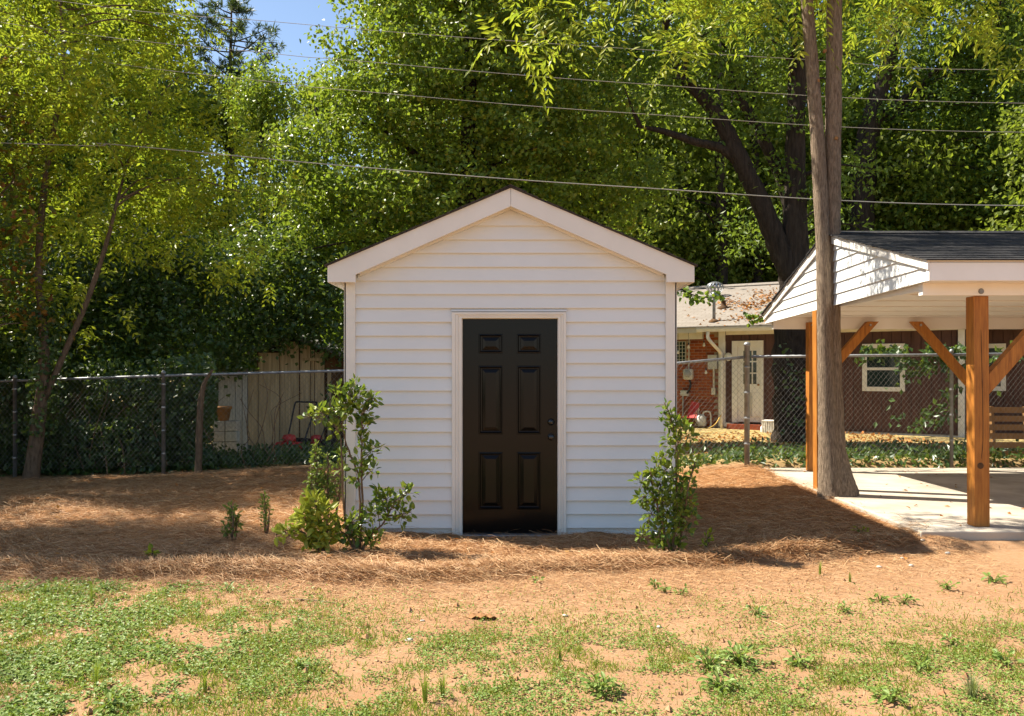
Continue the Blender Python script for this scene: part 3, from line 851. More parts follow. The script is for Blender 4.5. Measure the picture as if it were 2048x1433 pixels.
MB().lathe([(.004, -.06), (.028, -.05), (.028, -.03), (.01, -.02), (.01, 0)], 10, (db - .05, -.0125, zd0 + .95), 'y').build('handle', M['clay'], hd)
MB().box(dt0 - .05, dt1 + .1, -.30, -.055, -.15, zd0 - .03).build('doorstep', M['brick_b'], house)
# windows
def win(px0, px1, py0, py1, n, double=True):
    a, b = hT(px0, n), hT(px1, n); m = (px0 + px1) / 2; z0, z1 = hZ(m, py1, n), hZ(m, py0, n)
    f = MB(); w_ = .10
    f.box(a, a + w_, -n - .035, -n + .02, z0, z1); f.box(b - w_, b, -n - .035, -n + .02, z0, z1)
    f.box(a + w_ + .001, b - w_ - .001, -n - .035, -n + .02, z1 - w_, z1); f.box(a - .02 + w_, b + .02 - w_, -n - .045, -n + .02, z0, z0 + w_)
    wo = f.build('window', M['housewhite'], house)
    zm = (z0 + z1) / 2 - .03
    MB().box(a + w_, b - w_, -n - .03, -n - .005, zm - .03, zm + .03).build('meeting_rail', M['housewhite'], wo)
    for q0, q1 in ((z0 + w_, zm - .03), (zm + .03, z1 - w_)):
        MB().box(a + w_, b - w_, -n - .012, -n - .004, q0, q1).build('pane', M['glass'], wo)
win(1725, 1810, 688, 783, 0.0)
MB().box(hT(1918, -1.0), hT(2300, -1.0), 1.0, 1.3, -.2, zeave + .1).build('wall', M['brown'], house)
t = hT(1925, -1.0)
for k in range(16):
    MB().box(t + k * .205, t + k * .205 + .193, .97, 1.0, .05, zeave).build('siding_board', M['brown'], house)
win(1952, 2012, 688, 782, -.96)
# eaves, gutter, downspout, roof
ro0, ro1 = hT(1215, .1), hT(2500, .5) 
zg = hZ(1470, 654, .5)
MB().box(hT(1452), hT(1916), -.02, .0, zeave - .13, zeave + .02).build('frieze_board', M['housewhite'], house)
MB().box(ro0, ro1, -.48, .9, zeave - .02, zeave).build('soffit', M['housewhite'], house)
MB().box(ro0, hT(1396, .3), .0, .1, zeave - .22, zeave - .021).build('frieze_board', M['housewhite'], house)
g = MB()
ga, gb_ = hT(1392, .6), hT(1900, .6)
g.prism([(-.48, zg - .11), (-.56, zg - .11), (-.60, zg - .04), (-.60, zg), (-.585, zg), (-.585, zg - .035), (-.55, zg - .095), (-.48, zg - .095)], 'x', ga, gb_)
g.build('gutter', M['housewhite'], house)
MB().box(ro0, ga - .01, -.50, -.48, zg - .12, zg).build('fascia_board', M['housewhite'], house)
tdn = hT(1417, .5)
ds = bezier([(tdn, -.53, zg - .11), (tdn, -.53, zg - .26), (tdn + .10, -.45, zg - .42), (hT(1441, .1), -.12, zg - .62), (hT(1443, .1), -.085, zg - .8), (hT(1443, .1), -.085, .05)], 6)
MB().tube(ds, .045, 8).build('downspout', M['housewhite'], house, True)
zr = PZ(573, 26.5) - .05
rise = zr - (zg - .0)
rl = MB().prism([(-.62, zg + .005), (-.62, zg + .03), (4.6, zr), (9.8, zg + .03), (9.8, zg), (4.6, zr - .03)][::-1], 'x', ro0, ro1)
rl.build('roof', M['houseroof'], house)
MB().prism([(4.3, zr - .07), (4.6, zr + .012), (4.9, zr - .07), (4.9, zr - .05), (4.6, zr + .035), (4.3, zr - .05)][::-1], 'x', ro0 - .02, ro1).build('ridge_cap', M['houseroof'], house)
def roof_pt(px, py):
    """point on the front roof slope seen at px,py"""
    best = None
    for q in np.linspace(-.6, 4.6, 200):
        zz_ = zg + .03 + (q + .62) / 5.22 * (zr - zg - .03)
        tt = hT(px, -q); Y = HY0 + q * ca - sa * tt
        e = abs(PZ(py, Y) - .05 - zz_)
        if best is None or e < best[0]: best = (e, tt, q, zz_)
    return np.array(best[1:])
p = roof_pt(1428, 643)
MB().tube([p + (0, 0, -.05), p + (0, 0, .62), p + (-.01, 0, .74)], .04, 10).build('service_mast', M['metal_dull'], house, True)
MB().lathe([(.16, -.05), (.12, .02), (.05, .06)], 12, p).build('mast_boot', M['oldbrown'], house, True)
p = roof_pt(1447, 616)
MB().lathe([(.17, -.06), (.17, .0), (.07, .06), (.06, .16), (.08, .17), (.08, .2)], 12, p).build('vent_pipe', M['oldbrown'], house, True)
p = roof_pt(1430, 594)
tv = MB().lathe([(.16, -.1), (.16, .10), (.13, .12)], 14, p).build('turbine_vent', M['metal'], house, True)
for k in range(14):
    a = k / 14 * 2 * math.pi
    pts = [p + np.array((r_q * math.cos(a + tw), r_q * math.sin(a + tw), h_q)) for r_q, h_q, tw in ((.14, .12, 0), (.22, .2, .12), (.235, .28, .24), (.2, .37, .36), (.08, .43, .5))]
    m = MB()
    bp = bezier(pts, 3)
    V = np.concatenate([bp + np.array((-math.sin(a), math.cos(a), 0)) * .024, bp - np.array((-math.sin(a), math.cos(a), 0)) * .024 + np.array((math.cos(a), math.sin(a), 0)) * .02])
    n = len(bp); m.add(V, np.array([(i, i + 1, n + i + 1, n + i) for i in range(n - 1)]))
    m.build('vane', M['metal'], tv, True)
# fallen leaves on the house roof
pos = []
for px, py, n_, sx_, sy_ in ((1520, 604, 170, 26, 9), (1535, 590, 90, 16, 7), (1490, 612, 80, 22, 5), (1500, 640, 90, 45, 5), (1455, 606, 50, 20, 5), (1440, 630, 40, 50, 15), (1545, 641, 60, 10, 4)):
    for k in range(n_):
        a = roof_pt(px + random.gauss(0, sx_), py + random.gauss(0, sy_) - 0)
        if a[1] < 4.5: pos.append(a + np.array((0, 0, .012)))
pos = np.array(pos); lm = MB()
leaves(lm, pos, rng.normal(size=pos.shape) * (1, 1, .3), np.array((0, -.3, 1.)) + .4 * rng.normal(size=pos.shape), rng.uniform(.06, .13, len(pos)), rng.uniform(.05, .09, len(pos)))
lo_ = lm.build('roof_leaf_litter', M['litter'], house); lo_['kind'] = 'stuff'
# things on and beside the house wall
def world_h(t_, n, z_): return np.array((HX0 + t_ * ca - n * sa, HY0 - t_ * sa - n * ca, z_ + .05))
def hthing(name, px, py_base, n, label, cat):
    tq = hT(px, n); zq_ = hZ(px, py_base, n)
    return empty(name, world_h(tq, n, zq_), label, cat, rz=-HA), tq, zq_
e, t0_, z0_ = hthing('electric_meter', 1379, 760, -.24, 'rounded grey electric meter box on the brick wall', 'meter')
MB().box(-.13, .13, -.16, .0, 0, .29).build('housing', M['meter'], e, True, bevel=.05)
MB().lathe([(.02, -.20), (.085, -.19), (.095, -.165), (.095, -.155)], 16, (0, 0, .16), 'y').build('dial', M['labelgrey'], e, True)
MB().tube([(0.0, -.05, .29), (0.0, -.03, 1.2)], .018, 6).build('conduit', M['meter'], e)
MB().tube(bezier([(0.02, -.06, .0), (.05, -.06, -.1), (.04, -.1, -.25), (-.03, -.09, -.36)], 5), .026, 6).build('cable', M['blackp'], e)
e, t0_, z0_ = hthing('junction_box', 1371, 792, -.24, 'small square grey box low on the brick wall with a pipe', 'junction box')
MB().box(-.11, .11, -.1, 0, 0, .14).build('housing', M['meter'], e, bevel=.01)
MB().tube([(-.05, -.05, 0), (-.05, -.05, -.62)], .02, 6).build('pipe', M['metal'], e)
e, t0_, z0_ = hthing('breaker_box', 1428, 739, -.24, 'flat grey breaker box with conduit beside the downspout', 'electrical box')
MB().box(-.13, .13, -.12, 0, 0, .37).build('housing', M['meter'], e, bevel=.01)
MB().tube([(.02, -.06, 0), (.02, -.06, -.48)], .03, 8).build('conduit', M['housewhite'], e)
MB().box(-.04, .07, -.1, 0, -.66, -.48).build('outlet_box', M['housewhite'], e, bevel=.01)
e, t0_, z0_ = hthing('gas_meter', 1401, 853, .1, 'grey gas meter with bent pipes at the foot of the brick wall', 'gas meter')
MB().lathe([(.10, 0), (.14, .02), (.15, .12), (.14, .24), (.09, .29), (.03, .31)], 14).build('body', M['meter'], e, True)
MB().tube(bezier([(-.07, 0, .24), (-.07, 0, .42), (-.12, .02, .45)], 4), .022, 8).build('inlet_pipe', M['meter'], e)
MB().tube(bezier([(.07, 0, .24), (.08, 0, .36), (.2, .02, .38), (.25, .05, .3), (.25, .06, -.05)], 5), .02, 8).build('outlet_pipe', M['meter'], e)
MB().lathe([(.045, 0), (.05, .03), (.03, .05)], 10, (-.07, 0, .40)).build('regulator', M['meter'], e)
e, t0_, z0_ = hthing('folding_chair', 1383, 853, .25, 'faded red folding chair leaning beside the gas meter', 'chair')
MB().add([(-.16, .05, .22), (.12, .0, .2), (.16, .16, .58), (-.08, .2, .62), (-.16, .06, .235), (.12, .01, .215), (.16, .17, .595), (-.08, .21, .635)], np.array([(0, 1, 2, 3), (7, 6, 5, 4), (0, 4, 5, 1), (1, 5, 6, 2), (2, 6, 7, 3), (3, 7, 4, 0)])).build('backrest', M['red'], e)
MB().add([(-.2, -.22, .24), (.1, -.25, .22), (.12, .02, .2), (-.17, .06, .22), (-.2, -.22, .25), (.1, -.25, .232), (.12, .02, .212), (-.17, .06, .232)], np.array([(0, 1, 2, 3), (7, 6, 5, 4), (0, 4, 5, 1), (1, 5, 6, 2), (2, 6, 7, 3), (3, 7, 4, 0)])).build('seat', M['red'], e)
for a, b in (((-.2, -.2, .24), (-.12, .12, -.02)), ((.1, -.23, .22), (.16, .1, -.02)), ((-.17, .06, .4), (-.24, -.2, -.02)), ((.14, .05, .4), (.06, -.26, -.02))):
    MB().tube([a, b], .014, 6).build('leg', M['oldbrown'], e)
hp = [world_h(hT(px, n), n, .03 if i else .0) for i, (px, n) in enumerate(((1385, .45), (1410, .5), (1430, .35), (1442, .12)))]
hp[-1][2] += .35; hp[-2][2] += .12
hs = MB().tube(bezier(hp, 8) , .014, 6).build('garden_hose', M['yellow'], smooth=True); tag(hs, 'thin yellow hose along the foot of the brick wall', 'hose')
e, t0_, z0_ = hthing('wall_lamp', 1457, 722, .06, 'round white lamp on the brown wall beside the white door', 'lamp')
MB().lathe([(.02, -.09), (.09, -.07), (.105, -.02), (.09, 0.0)], 16, (0, 0, .1), 'y').build('globe', M['bulb'], e, True)
MB().box(-.13, -.05, -.06, .0, .06, .10).build('bracket', M['blackp'], e)
e, t0_, z0_ = hthing('shipping_pallet', 1535, 880, .8, 'low wooden pallet on the ground outside the white door', 'pallet')
for k in range(6): MB().box(-.55, .55, -.4 + k * .15, -.29 + k * .15, .10, .122).build('slat', M['oldtan'], e)
for k in range(3): MB().box(-.55 + k * .5, -.47 + k * .5, -.4, .46, .0, .098).build('bearer', M['oldbrown'], e)
pz_ = z0_ + .122
e2 = empty('plastic_crate', world_h(hT(1546, .8), .8, pz_), 'white plastic basket standing on the pallet', 'basket', rz=-HA)
cr = MB()
for k in range(9):
    cr.box(-.2 + k * .05 - .012, -.2 + k * .05 + .012, -.16, -.145, .02, .32); cr.box(-.2 + k * .05 - .012, -.2 + k * .05 + .012, .145, .16, .02, .32)
for k in range(7):
    cr.box(-.22, -.205, -.15 + k * .05 - .012, -.15 + k * .05 + .012, .02, .32); cr.box(.205, .22, -.15 + k * .05 - .012, -.15 + k * .05 + .012, .02, .32)
cr.build('wall', M['housewhite'], e2)
MB().box(-.225, .225, -.165, .165, .322, .345).box(-.2, .2, -.14, .14, 0, .018).build('rim', M['housewhite'], e2)
e3 = empty('plastic_jug', world_h(hT(1528, .8), .8, pz_), 'white plastic jug standing on the pallet', 'jug', rz=-HA)
MB().lathe([(.07, 0), (.085, .02), (.085, .17), (.05, .22), (.025, .24), (.025, .27)], 14).build('body', M['bulb'], e3, True)
MB().lathe([(.03, .27), (.03, .3), (.01, .305)], 12).build('cap', M['labelgrey'], e3)
# string lights under the eave
for i, (px, py) in enumerate(((1356, 705), (1377, 694), (1408, 690), (1412, 745))):
    c = world_h(hT(px, .1), .1, hZ(px, py, .1))
    e = empty('hanging_bulb', c, 'small clear bulb hanging under the house eave', 'bulb', 'string of bulbs under the eave')
    MB().lathe([(.006, -.05), (.03, -.04), (.036, -.01), (.02, .03), (.016, .05)], 10).build('globe', M['bulb'], e, True)
    MB().lathe([(.018, .05), (.018, .10), (.004, .11), (.004, zeave + .05 - c[2] + .0)], 8).build('socket', M['blackp'], e)

# ------------------------------------------------------------------ old shed in the neighbouring lot (left)
OY = 17.0
ob = gz(np.array(PX(540, OY)), np.array(OY))
oshed = empty('old_shed', (PX(492, OY), OY, 0), 'old weathered board shed overgrown with vines behind the fence', 'shed')
ox = PX(492, OY)
def oB(px0, px1, py0, py1, y0, y1):
    Yf = OY + y0
    return MB().box(PX(px0, Yf) - ox, PX(px1, Yf) - ox, y0, y1, PZ(py1, Yf), PZ(py0, Yf))
oB(437, 470, 752, 905, 0, .03).build('wall_board', M['oldgrey'], oshed)
oB(471, 484, 752, 905, -.004, .03).build('wall_board', M['oldgrey'], oshed)
oB(485, 494, 748, 905, -.02, .02).build('corner_board', M['oldgrey'], oshed)
for a, b, t_ in ((496, 515, 742), (517, 558, 706), (560, 597, 684), (600, 620, 690), (622, 628, 700), (630, 648, 705), (655, 662, 740)):
    Yf = OY + (a - 496) / 160 * .5
    MB().box(PX(a, Yf) - ox, PX(b, Yf) - ox, Yf - OY, Yf - OY + .03, -.05, PZ(t_, Yf)).build('wall_board', M['oldtan'], oshed)
for a in (516, 559, 598.5):
    Yf = OY + (a - 496) / 160 * .5
    MB().box(PX(a - 1.6, Yf) - ox, PX(a + 1.2, Yf) - ox, Yf - OY + .004, Yf - OY + .034, 0, PZ(690, Yf)).build('batten', M['oldbrown'], oshed)
MB().box(PX(597, OY) - ox, PX(650, OY + .4) - ox, .3, .42, PZ(722, OY), PZ(716, OY)).build('window_head', M['oldtan'], oshed)
MB().box(PX(500, OY) - ox, PX(660, OY) - ox, .55, 3.2, -.05, 2.0).box(PX(440, OY) - ox, PX(496, OY) - ox, .05, 3.0, -.05, 1.4).build('wall_body', M['oldbrown'], oshed)
MB().prism([(PX(405, OY) - ox, PZ(752, OY)), (PX(500, OY) - ox, PZ(744, OY)), (PX(500, OY) - ox, PZ(738, OY)), (PX(405, OY) - ox, PZ(747, OY))][::-1], 'y', -.35, 3).build('lean_to_roof', M['greyroof'], oshed)
MB().prism([(PX(480, OY) - ox, PZ(722, OY)), (PX(575, OY) - ox, PZ(672, OY)), (PX(690, OY) - ox, PZ(716, OY)), (PX(690, OY) - ox, PZ(710, OY)), (PX(575, OY) - ox, PZ(664, OY)), (PX(480, OY) - ox, PZ(715, OY))][::-1], 'y', -.12, 3.4).build('roof', M['greyroof'], oshed)

def mower(px, Y, rz, label, handle=True, s=1.0):
    x = PX(px, Y); z0 = float(gz(x, Y))
    e = empty('push_mower', (x, Y, z0), label, 'lawn mower', rz=rz); e.scale = (s, s, s)
    MB().prism([(-.24, .07), (-.22, .2), (-.1, .24), (.12, .24), (.22, .18), (.26, .07)], 'x', -.2, .2).build('deck', M['red'], e, bevel=.02)
    MB().lathe([(.12, .24), (.13, .3), (.11, .36), (.04, .38)], 14).build('engine', M['red'], e, True)
    bg = MB().prism([(-.36, .08), (-.36, .28), (-.24, .30), (-.24, .08)], 'x', -.22, .22).build('rear_flap', M['blackp'], e, bevel=.012)
    if handle:
        MB().box(-.19, -.02, -.364, -.361, .15, .23).box(.1, .17, -.364, -.361, .17, .24).build('printed_label', M['labelgrey'], bg)
    for sx in (-1, 1):
        for y_ in (-.2, .2):
            w_ = MB().lathe([(.085, -.02), (.095, -.01), (.095, .01), (.085, .02)], 14, (sx * .24, y_, .095), 'x').build('wheel', M['blackp'], e, True)
            MB().lathe([(.05, -.022), (.05, .022)], 10, (sx * .24, y_, .095), 'x').build('rim', M['labelgrey'], w_)
    hb = .95
    pts = bezier([(-.19, -.18, .2), (-.21, -.34, .55), (-.24, -.5, hb - .05), (-.2, -.53, hb), (0, -.53, hb), (.2, -.53, hb), (.24, -.5, hb - .05), (.21, -.34, .55), (.19, -.18, .2)], 6)
    MB().tube(pts, .016, 6).build('handle', M['blackp'], e, True)
    return e
mower(578, 15.6, R(158), 'red push mower with black looped handle by the old shed')
mower(633, 16.0, R(70), 'red mower lying beside the bushes at the old shed corner', False, .85)
def pot(px, Y, s, label, mat):
    x = PX(px, Y); z0 = float(gz(x, Y))
    e = empty('flower_pot', (x, Y, z0), label, 'pot'); e.scale = (s, s, s)
    MB().lathe([(.10, 0), (.14, .22), (.16, .22), (.16, .28), (.14, .28), (.12, .24), (.01, .24)], 16).build('body', mat, e, True)
    return e
bk = empty('block_stack', (PX(452, 16.4), 16.4, 0), 'low stack of grey blocks beside the old shed', 'blocks')
for k in range(6):
    MB().box(-.22 + (k % 2) * .24, (k % 2) * .24, -.1, .1, (k // 2) * .2, (k // 2) * .2 + .19).build('block', M['stone'] if k % 3 else M['oldgrey'], bk, bevel=.008)
e = pot(447, 16.4, 1.0, 'brown clay flower pot on the block stack', M['clay']); e.location.z = .592

# ------------------------------------------------------------------ overhead wires
def wire(pts, Y, r, label):
    w = [P(a, b, Y + (a - 1000) * -.0004) for a, b in pts]
    d0 = w[0] - w[1]; d1 = w[-1] - w[-2]
    w = [w[0] + d0 / np.linalg.norm(d0) * 9 + np.array((0, 0, .5))] + w + [w[-1] + d1 / np.linalg.norm(d1) * 9 + np.array((0, 0, .6))]
    o = MB().tube(bezier(w, 10), r, 6).build('overhead_wire', M['cable'], smooth=True)
    return tag(o, label, 'wire', 'overhead wires above the shed')
wire([(100, 0), (550, 44), (977, 79), (1602, 119), (2048, 140)], 11.6, .0036, 'thin overhead wire, highest of the four above the shed')
wire([(0, 45), (550, 108), (700, 121), (1250, 166), (2048, 207)], 11.7, .004, 'thin overhead wire, second highest of the four above the shed')
wire([(28, 96), (550, 165), (700, 181), (1250, 226), (2048, 265)], 11.8, .004, 'thin overhead wire, third highest of the four above the shed')
wire([(110, 290), (209, 288), (700, 333), (1250, 374), (2048, 412)], 11.9, .0068, 'thick twisted overhead cable, lowest of the four above the shed')
for px, Yp, sgn in ((-420, 12.3, -1), (2700, 11.2, 1)):
    x = PX(px, Yp)
    e = empty('utility_pole', (x, Yp, float(gz(x, Yp))), 'tall brown utility pole at the %s end of the overhead wires' % ('far' if sgn > 0 else 'near'), 'utility pole')
    MB().tube([(0, 0, -.3), (0, 0, 4), (0, 0, 10)], (.16, .14, .11), 12).build('pole', M['bark_brown'], e, True)
    MB().box(-.06, .06, -.9, .9, 8.9, 9.02).build('crossarm', M['bark_brown'], e)

# ------------------------------------------------------------------ trees
def TP(lst, Y): return [P(a, b, Y + (c[0] if c else 0)) for a, b, *c in lst]
def down(p, y_to=None):
    q = np.array(p[0], float); q[2] = float(gz(q[0], q[1])) - .15; return [q] + list(p)

# twin-trunk tree beside the carport
TY = 9.75
cm = MB()
cb = pxb([(1080, 30, .62, -.5), (1180, 60, .6, -.6), (1290, 60, .62, -.3), (1330, 120, .42, -.4), (1420, 30, .6), (1540, 20, .6, .3), (1030, 80, .28, -.6), (1240, -60, .8, -.2), (1050, -70, .6, -.6), (1440, -100, .8)], TY)
cb += pxb([(1760, 10, .7, .5), (1880, 0, .75, .8), (2000, 20, .7, .3), (1730, -80, .8), (2080, 60, .5, .2), (1900, -140, 1.0), (1560, -170, 1.0), (1650, -330, 1.3), (1320, -260, 1.1), (1850, -330, 1.2), (2080, -160, 1.0)], TY)
c1 = compound_crown(cm, cb, 22, .135, .042, 6, .40, .2, 5, .1, .25)
tt1 = down(TP([(1664, 985), (1658, 880), (1651, 700), (1646, 500), (1636, 300), (1624, 130), (1614, 0), (1604, -200), (1590, -380)], TY))
tt2 = down(TP([(1686, 985), (1673, 900, .03), (1665, 700, .05), (1665, 480, .05), (1666, 300, .04), (1668, 130), (1669, 0), (1675, -200), (1720, -380)], TY))
tw = make_tree('twin_trunk_tree', 'tree with two slender grey trunks rising beside the carport', 'tree', tt1[0],
          [(tt1, (.20, .16, .115, .088, .08, .077, .071, .068, .06, .04)), (tt2, (.21, .17, .105, .092, .09, .089, .087, .083, .075, .05))], cm, M['bark'], M['leaf_bright'], limb_c=c1, nl=26, lr=.03, sides=22, wob=.035, lmin=6.2)
for px, py, dd in ((1669, 118, 2), (1652, 100, 1), (1676, 158, 2), (1638, 160, 1), (1675, 275, 2)):
    c = P(px, py, TY - .09) - tt1[0]
    MB().lathe([(.020, .06), (.022, .03), (.016, .02), (.003, .024)], 10, c, 'y').build('pruned_knot', M['clay'], tw)

# fence-line tree at the left
LY = 13.1
cm = MB()
cb = pxb([(90, 40, 1.15), (250, 30, 1.05), (350, 90, .8), (40, 190, 1.0), (190, 170, 1.1, -.6), (320, 210, .95, -.5), (430, 230, .7, -.4), (120, 330, 1.0), (280, 330, 1.0, -.4), (410, 340, .85, -.6), (510, 290, .6, -.3),
          (40, 450, .9, .6), (200, 470, .9, .4), (340, 460, .8, -.3), (460, 440, .6, -.4), (500, 520, .5, -.6), (100, -130, 1.3), (290, -110, .9), (330, 15, .55, -.3), (560, 380, .45), (430, 560, .45, -.4), (60, 590, .6, .3), (170, 600, .6, .5)], LY)
cb = [(x_, y_ + (1.0 if x_ > -6 else 0), z_, a_, b_, c_) for x_, y_, z_, a_, b_, c_ in cb]
cb = [((x_ * y_ / (y_ - 1.0), y_, CZ + (z_ - CZ) * y_ / (y_ - 1.0), a_, b_, c_) if x_ > -6 else (x_, y_, z_, a_, b_, c_)) for x_, y_, z_, a_, b_, c_ in cb]
c1 = compound_crown(cm, cb, 42, .125, .052, 5, .34, .17, 6, .1, .2)
t1 = down(TP([(62, 960), (75, 860), (88, 740), (85, 640), (78, 560), (82, 440), (100, 300), (125, 150), (120, 0), (110, -150)], LY))
t2 = TP([(88, 800), (125, 715), (175, 600), (212, 490), (235, 400), (262, 300, .6)], LY)
t3 = TP([(240, 380), (330, 330, -.2), (420, 280, -.3), (500, 300, -.3)], LY)
make_tree('fence_line_tree', 'yellow green tree with forked brown trunk at the fence', 'tree', t1[0],
          [(t1, (.14, .12, .10, .085, .06, .055, .05, .045, .035, .025, .015)), (t2, (.05, .045, .04, .032, .022, .010))], cm, M['bark_brown'], M['leaf_bright'], limb_c=c1, nl=22, lr=.018, sides=12)
# its lower ivy sleeve
iv = MB()
pts = bezier(t1, 8); pts = pts[(pts[:, 2] > .55) & (pts[:, 2] < 2.6)]
p = pts[rng.integers(0, len(pts), 900)] + rng.normal(size=(900, 3)) * (.13, .13, .08)
leaves(iv, p, rng.normal(size=p.shape) + (0, 0, -.6), rng.normal(size=p.shape) * .5 + (0, -1, .4), rng.uniform(.05, .10, 900), rng.uniform(.045, .08, 900))
o = iv.build('climbing_ivy', M['leaf_ivy']); tag(o, 'ivy climbing the forked trunk at the fence', 'ivy', kind='stuff')

# big small-leaved tree behind the shed
MY = 17.2
cm = MB()
cb = pxb([(745, 70, .95), (700, 170, .75), (780, 200, 1.3), (650, 300, .95), (900, 60, 1.4), (910, 240, 1.4), (1060, 90, 1.4), (1060, 270, 1.3), (790, 400, 1.3), (640, 420, 1.0), (600, 530, .85), (940, 420, 1.2), (1170, 230, 1.2),
          (1160, 390, 1.1), (710, 520, 1.0), (900, -110, 1.5), (760, -60, .75), (1090, -90, 1.4), (860, 520, .9), (1040, 460, .9), (620, 620, .7), (560, 260, .45), (590, 350, .6), (1280, 420, .8, .5), (1260, 330, .7, .3)], MY)
c1 = simple_crown(cm, cb, 560, .105, .075, .45, .75, .155, 34, .2)
t1 = down(TP([(950, 900), (945, 700), (938, 520), (935, 330), (940, 150), (930, 20), (925, -150)], MY + .3))
t2 = TP([(936, 400), (1000, 300), (1060, 200), (1100, 60)], MY + .3); t3 = TP([(938, 440), (860, 340), (770, 240), (740, 130)], MY + .3); t4 = TP([(944, 560), (800, 480), (680, 420)], MY + .3)
make_tree('broad_leafy_tree', 'dense leafy tree with dark trunk rising right behind the shed', 'tree', t1[0], [(t1, (.34, .27, .22, .19, .15, .11, .07)), (t2, (.1, .08, .05, .02)), (t3, (.1, .08, .05, .02)), (t4, (.08, .05, .02))], cm, M['bark_dark'], M['leaf_mid'], limb_c=c1, nl=46, lr=.05)

# old oak between fence and house
KY = 16.8
cm = MB()
cb = pxb([(1340, 60, 1.2), (1480, 90, 1.1), (1600, 60, 1.2), (1400, 190, .8), (1290, 190, .8), (1520, 230, .8), (1700, 130, .9), (1630, 230, .8), (1320, 330, .55, -.3), (1470, 360, .45), (1600, 400, .6), (1690, 350, .8), (1480, -80, 1.4), (1680, -60, 1.3), (1700, 470, .6), (1560, 330, .5), (1500, 490, .6, 2.4), (1560, 470, .8, 2.6), (1450, 440, .5, 2.6), (1620, 480, .7, 2.2)], KY)
c1 = simple_crown(cm, cb, 260, .13, .06, .4, .7, .19, 26, .25)
t1 = down(TP([(1600, 880), (1592, 760), (1598, 640), (1592, 540), (1590, 400), (1592, 250), (1596, 100), (1600, -60), (1610, -200)], KY))
t2 = TP([(1590, 560), (1548, 470), (1510, 380), (1470, 300), (1440, 240), (1400, 190), (1360, 150), (1330, 60)], KY)
t3 = TP([(1474, 320), (1440, 296), (1390, 284), (1330, 264), (1272, 252)], KY)
t4 = TP([(1594, 480), (1560, 350), (1500, 230), (1470, 180), (1440, 60)], KY + .4)
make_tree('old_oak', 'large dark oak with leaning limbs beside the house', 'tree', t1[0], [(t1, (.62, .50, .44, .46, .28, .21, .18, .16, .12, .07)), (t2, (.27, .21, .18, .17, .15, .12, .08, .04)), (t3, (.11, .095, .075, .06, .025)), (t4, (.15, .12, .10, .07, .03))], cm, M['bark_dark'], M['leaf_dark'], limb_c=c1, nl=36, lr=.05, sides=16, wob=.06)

# dark tree behind the carport
DYY = 30.5
cm = MB()
cb = pxb([(1800, 80, 2.0), (1950, 60, 2.2), (1900, 230, 1.9), (2040, 260, 2.0), (1780, 240, 1.2), (1950, 390, 1.7), (1830, 400, 1.1), (2080, 420, 1.5), (1870, -90, 2.3), (2060, -60, 2.2), (1760, 470, .8), (1990, 500, 1.1), (2150, 150, 2.0), (1965, 190, 1.7), (1880, 150, 1.5)], DYY)
c1 = simple_crown(cm, cb, 95, .19, .09, .4, .7, .28, 26, .3)
t1 = down(TP([(1725, 860), (1722, 600), (1722, 460), (1730, 320), (1745, 230), (1775, 130), (1800, 20), (1815, -150)], DYY))
t2 = TP([(1745, 250), (1830, 180), (1900, 120), (1990, 60)], DYY)
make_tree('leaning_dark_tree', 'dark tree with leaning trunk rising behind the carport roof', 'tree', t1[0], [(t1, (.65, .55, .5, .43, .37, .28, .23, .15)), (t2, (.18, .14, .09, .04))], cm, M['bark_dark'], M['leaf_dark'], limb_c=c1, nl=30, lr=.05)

# pale maples beyond the house
for i, (tpx, Y, blobs, lab) in enumerate((
    (1442, 29, [(1330, 420, 1.8), (1420, 330, 1.9), (1370, 230, 1.9), (1300, 520, 1.5), (1480, 440, 1.6), (1430, 530, 1.2)], 'thin dark trunked tree with pale leaves beyond the house roof'),
    (1512, 31, [(1560, 400, 1.9), (1520, 250, 2.2), (1620, 480, 1.5), (1510, 520, 1.3), (1450, 120, 2.3)], 'slim tree with glowing leaves beyond the house and oak'),
    (1470, 34, [(1400, 480, 2.0), (1540, 480, 2.0), (1250, 400, 2.2), (1300, 280, 2.3), (1620, 300, 2.3), (1480, 380, 2.0)], 'farther pale green tree filling the gap between oak and shed'))):
    cm = MB(); c1 = simple_crown(cm, pxb(blobs, Y), 40, .21, .15, .4, .6, .45, 24, .1)
    t1 = down(TP([(tpx, 700), (tpx + 2, 500), (tpx - 3, 300), (tpx, 60)], Y))
    make_tree('slim_maple', lab, 'tree', t1[0], [(t1, (.26, .22, .19, .15, .06))], cm, M['bark_dark'], M['leaf_far'], 'slim trees beyond the house', c1, 16, .05)

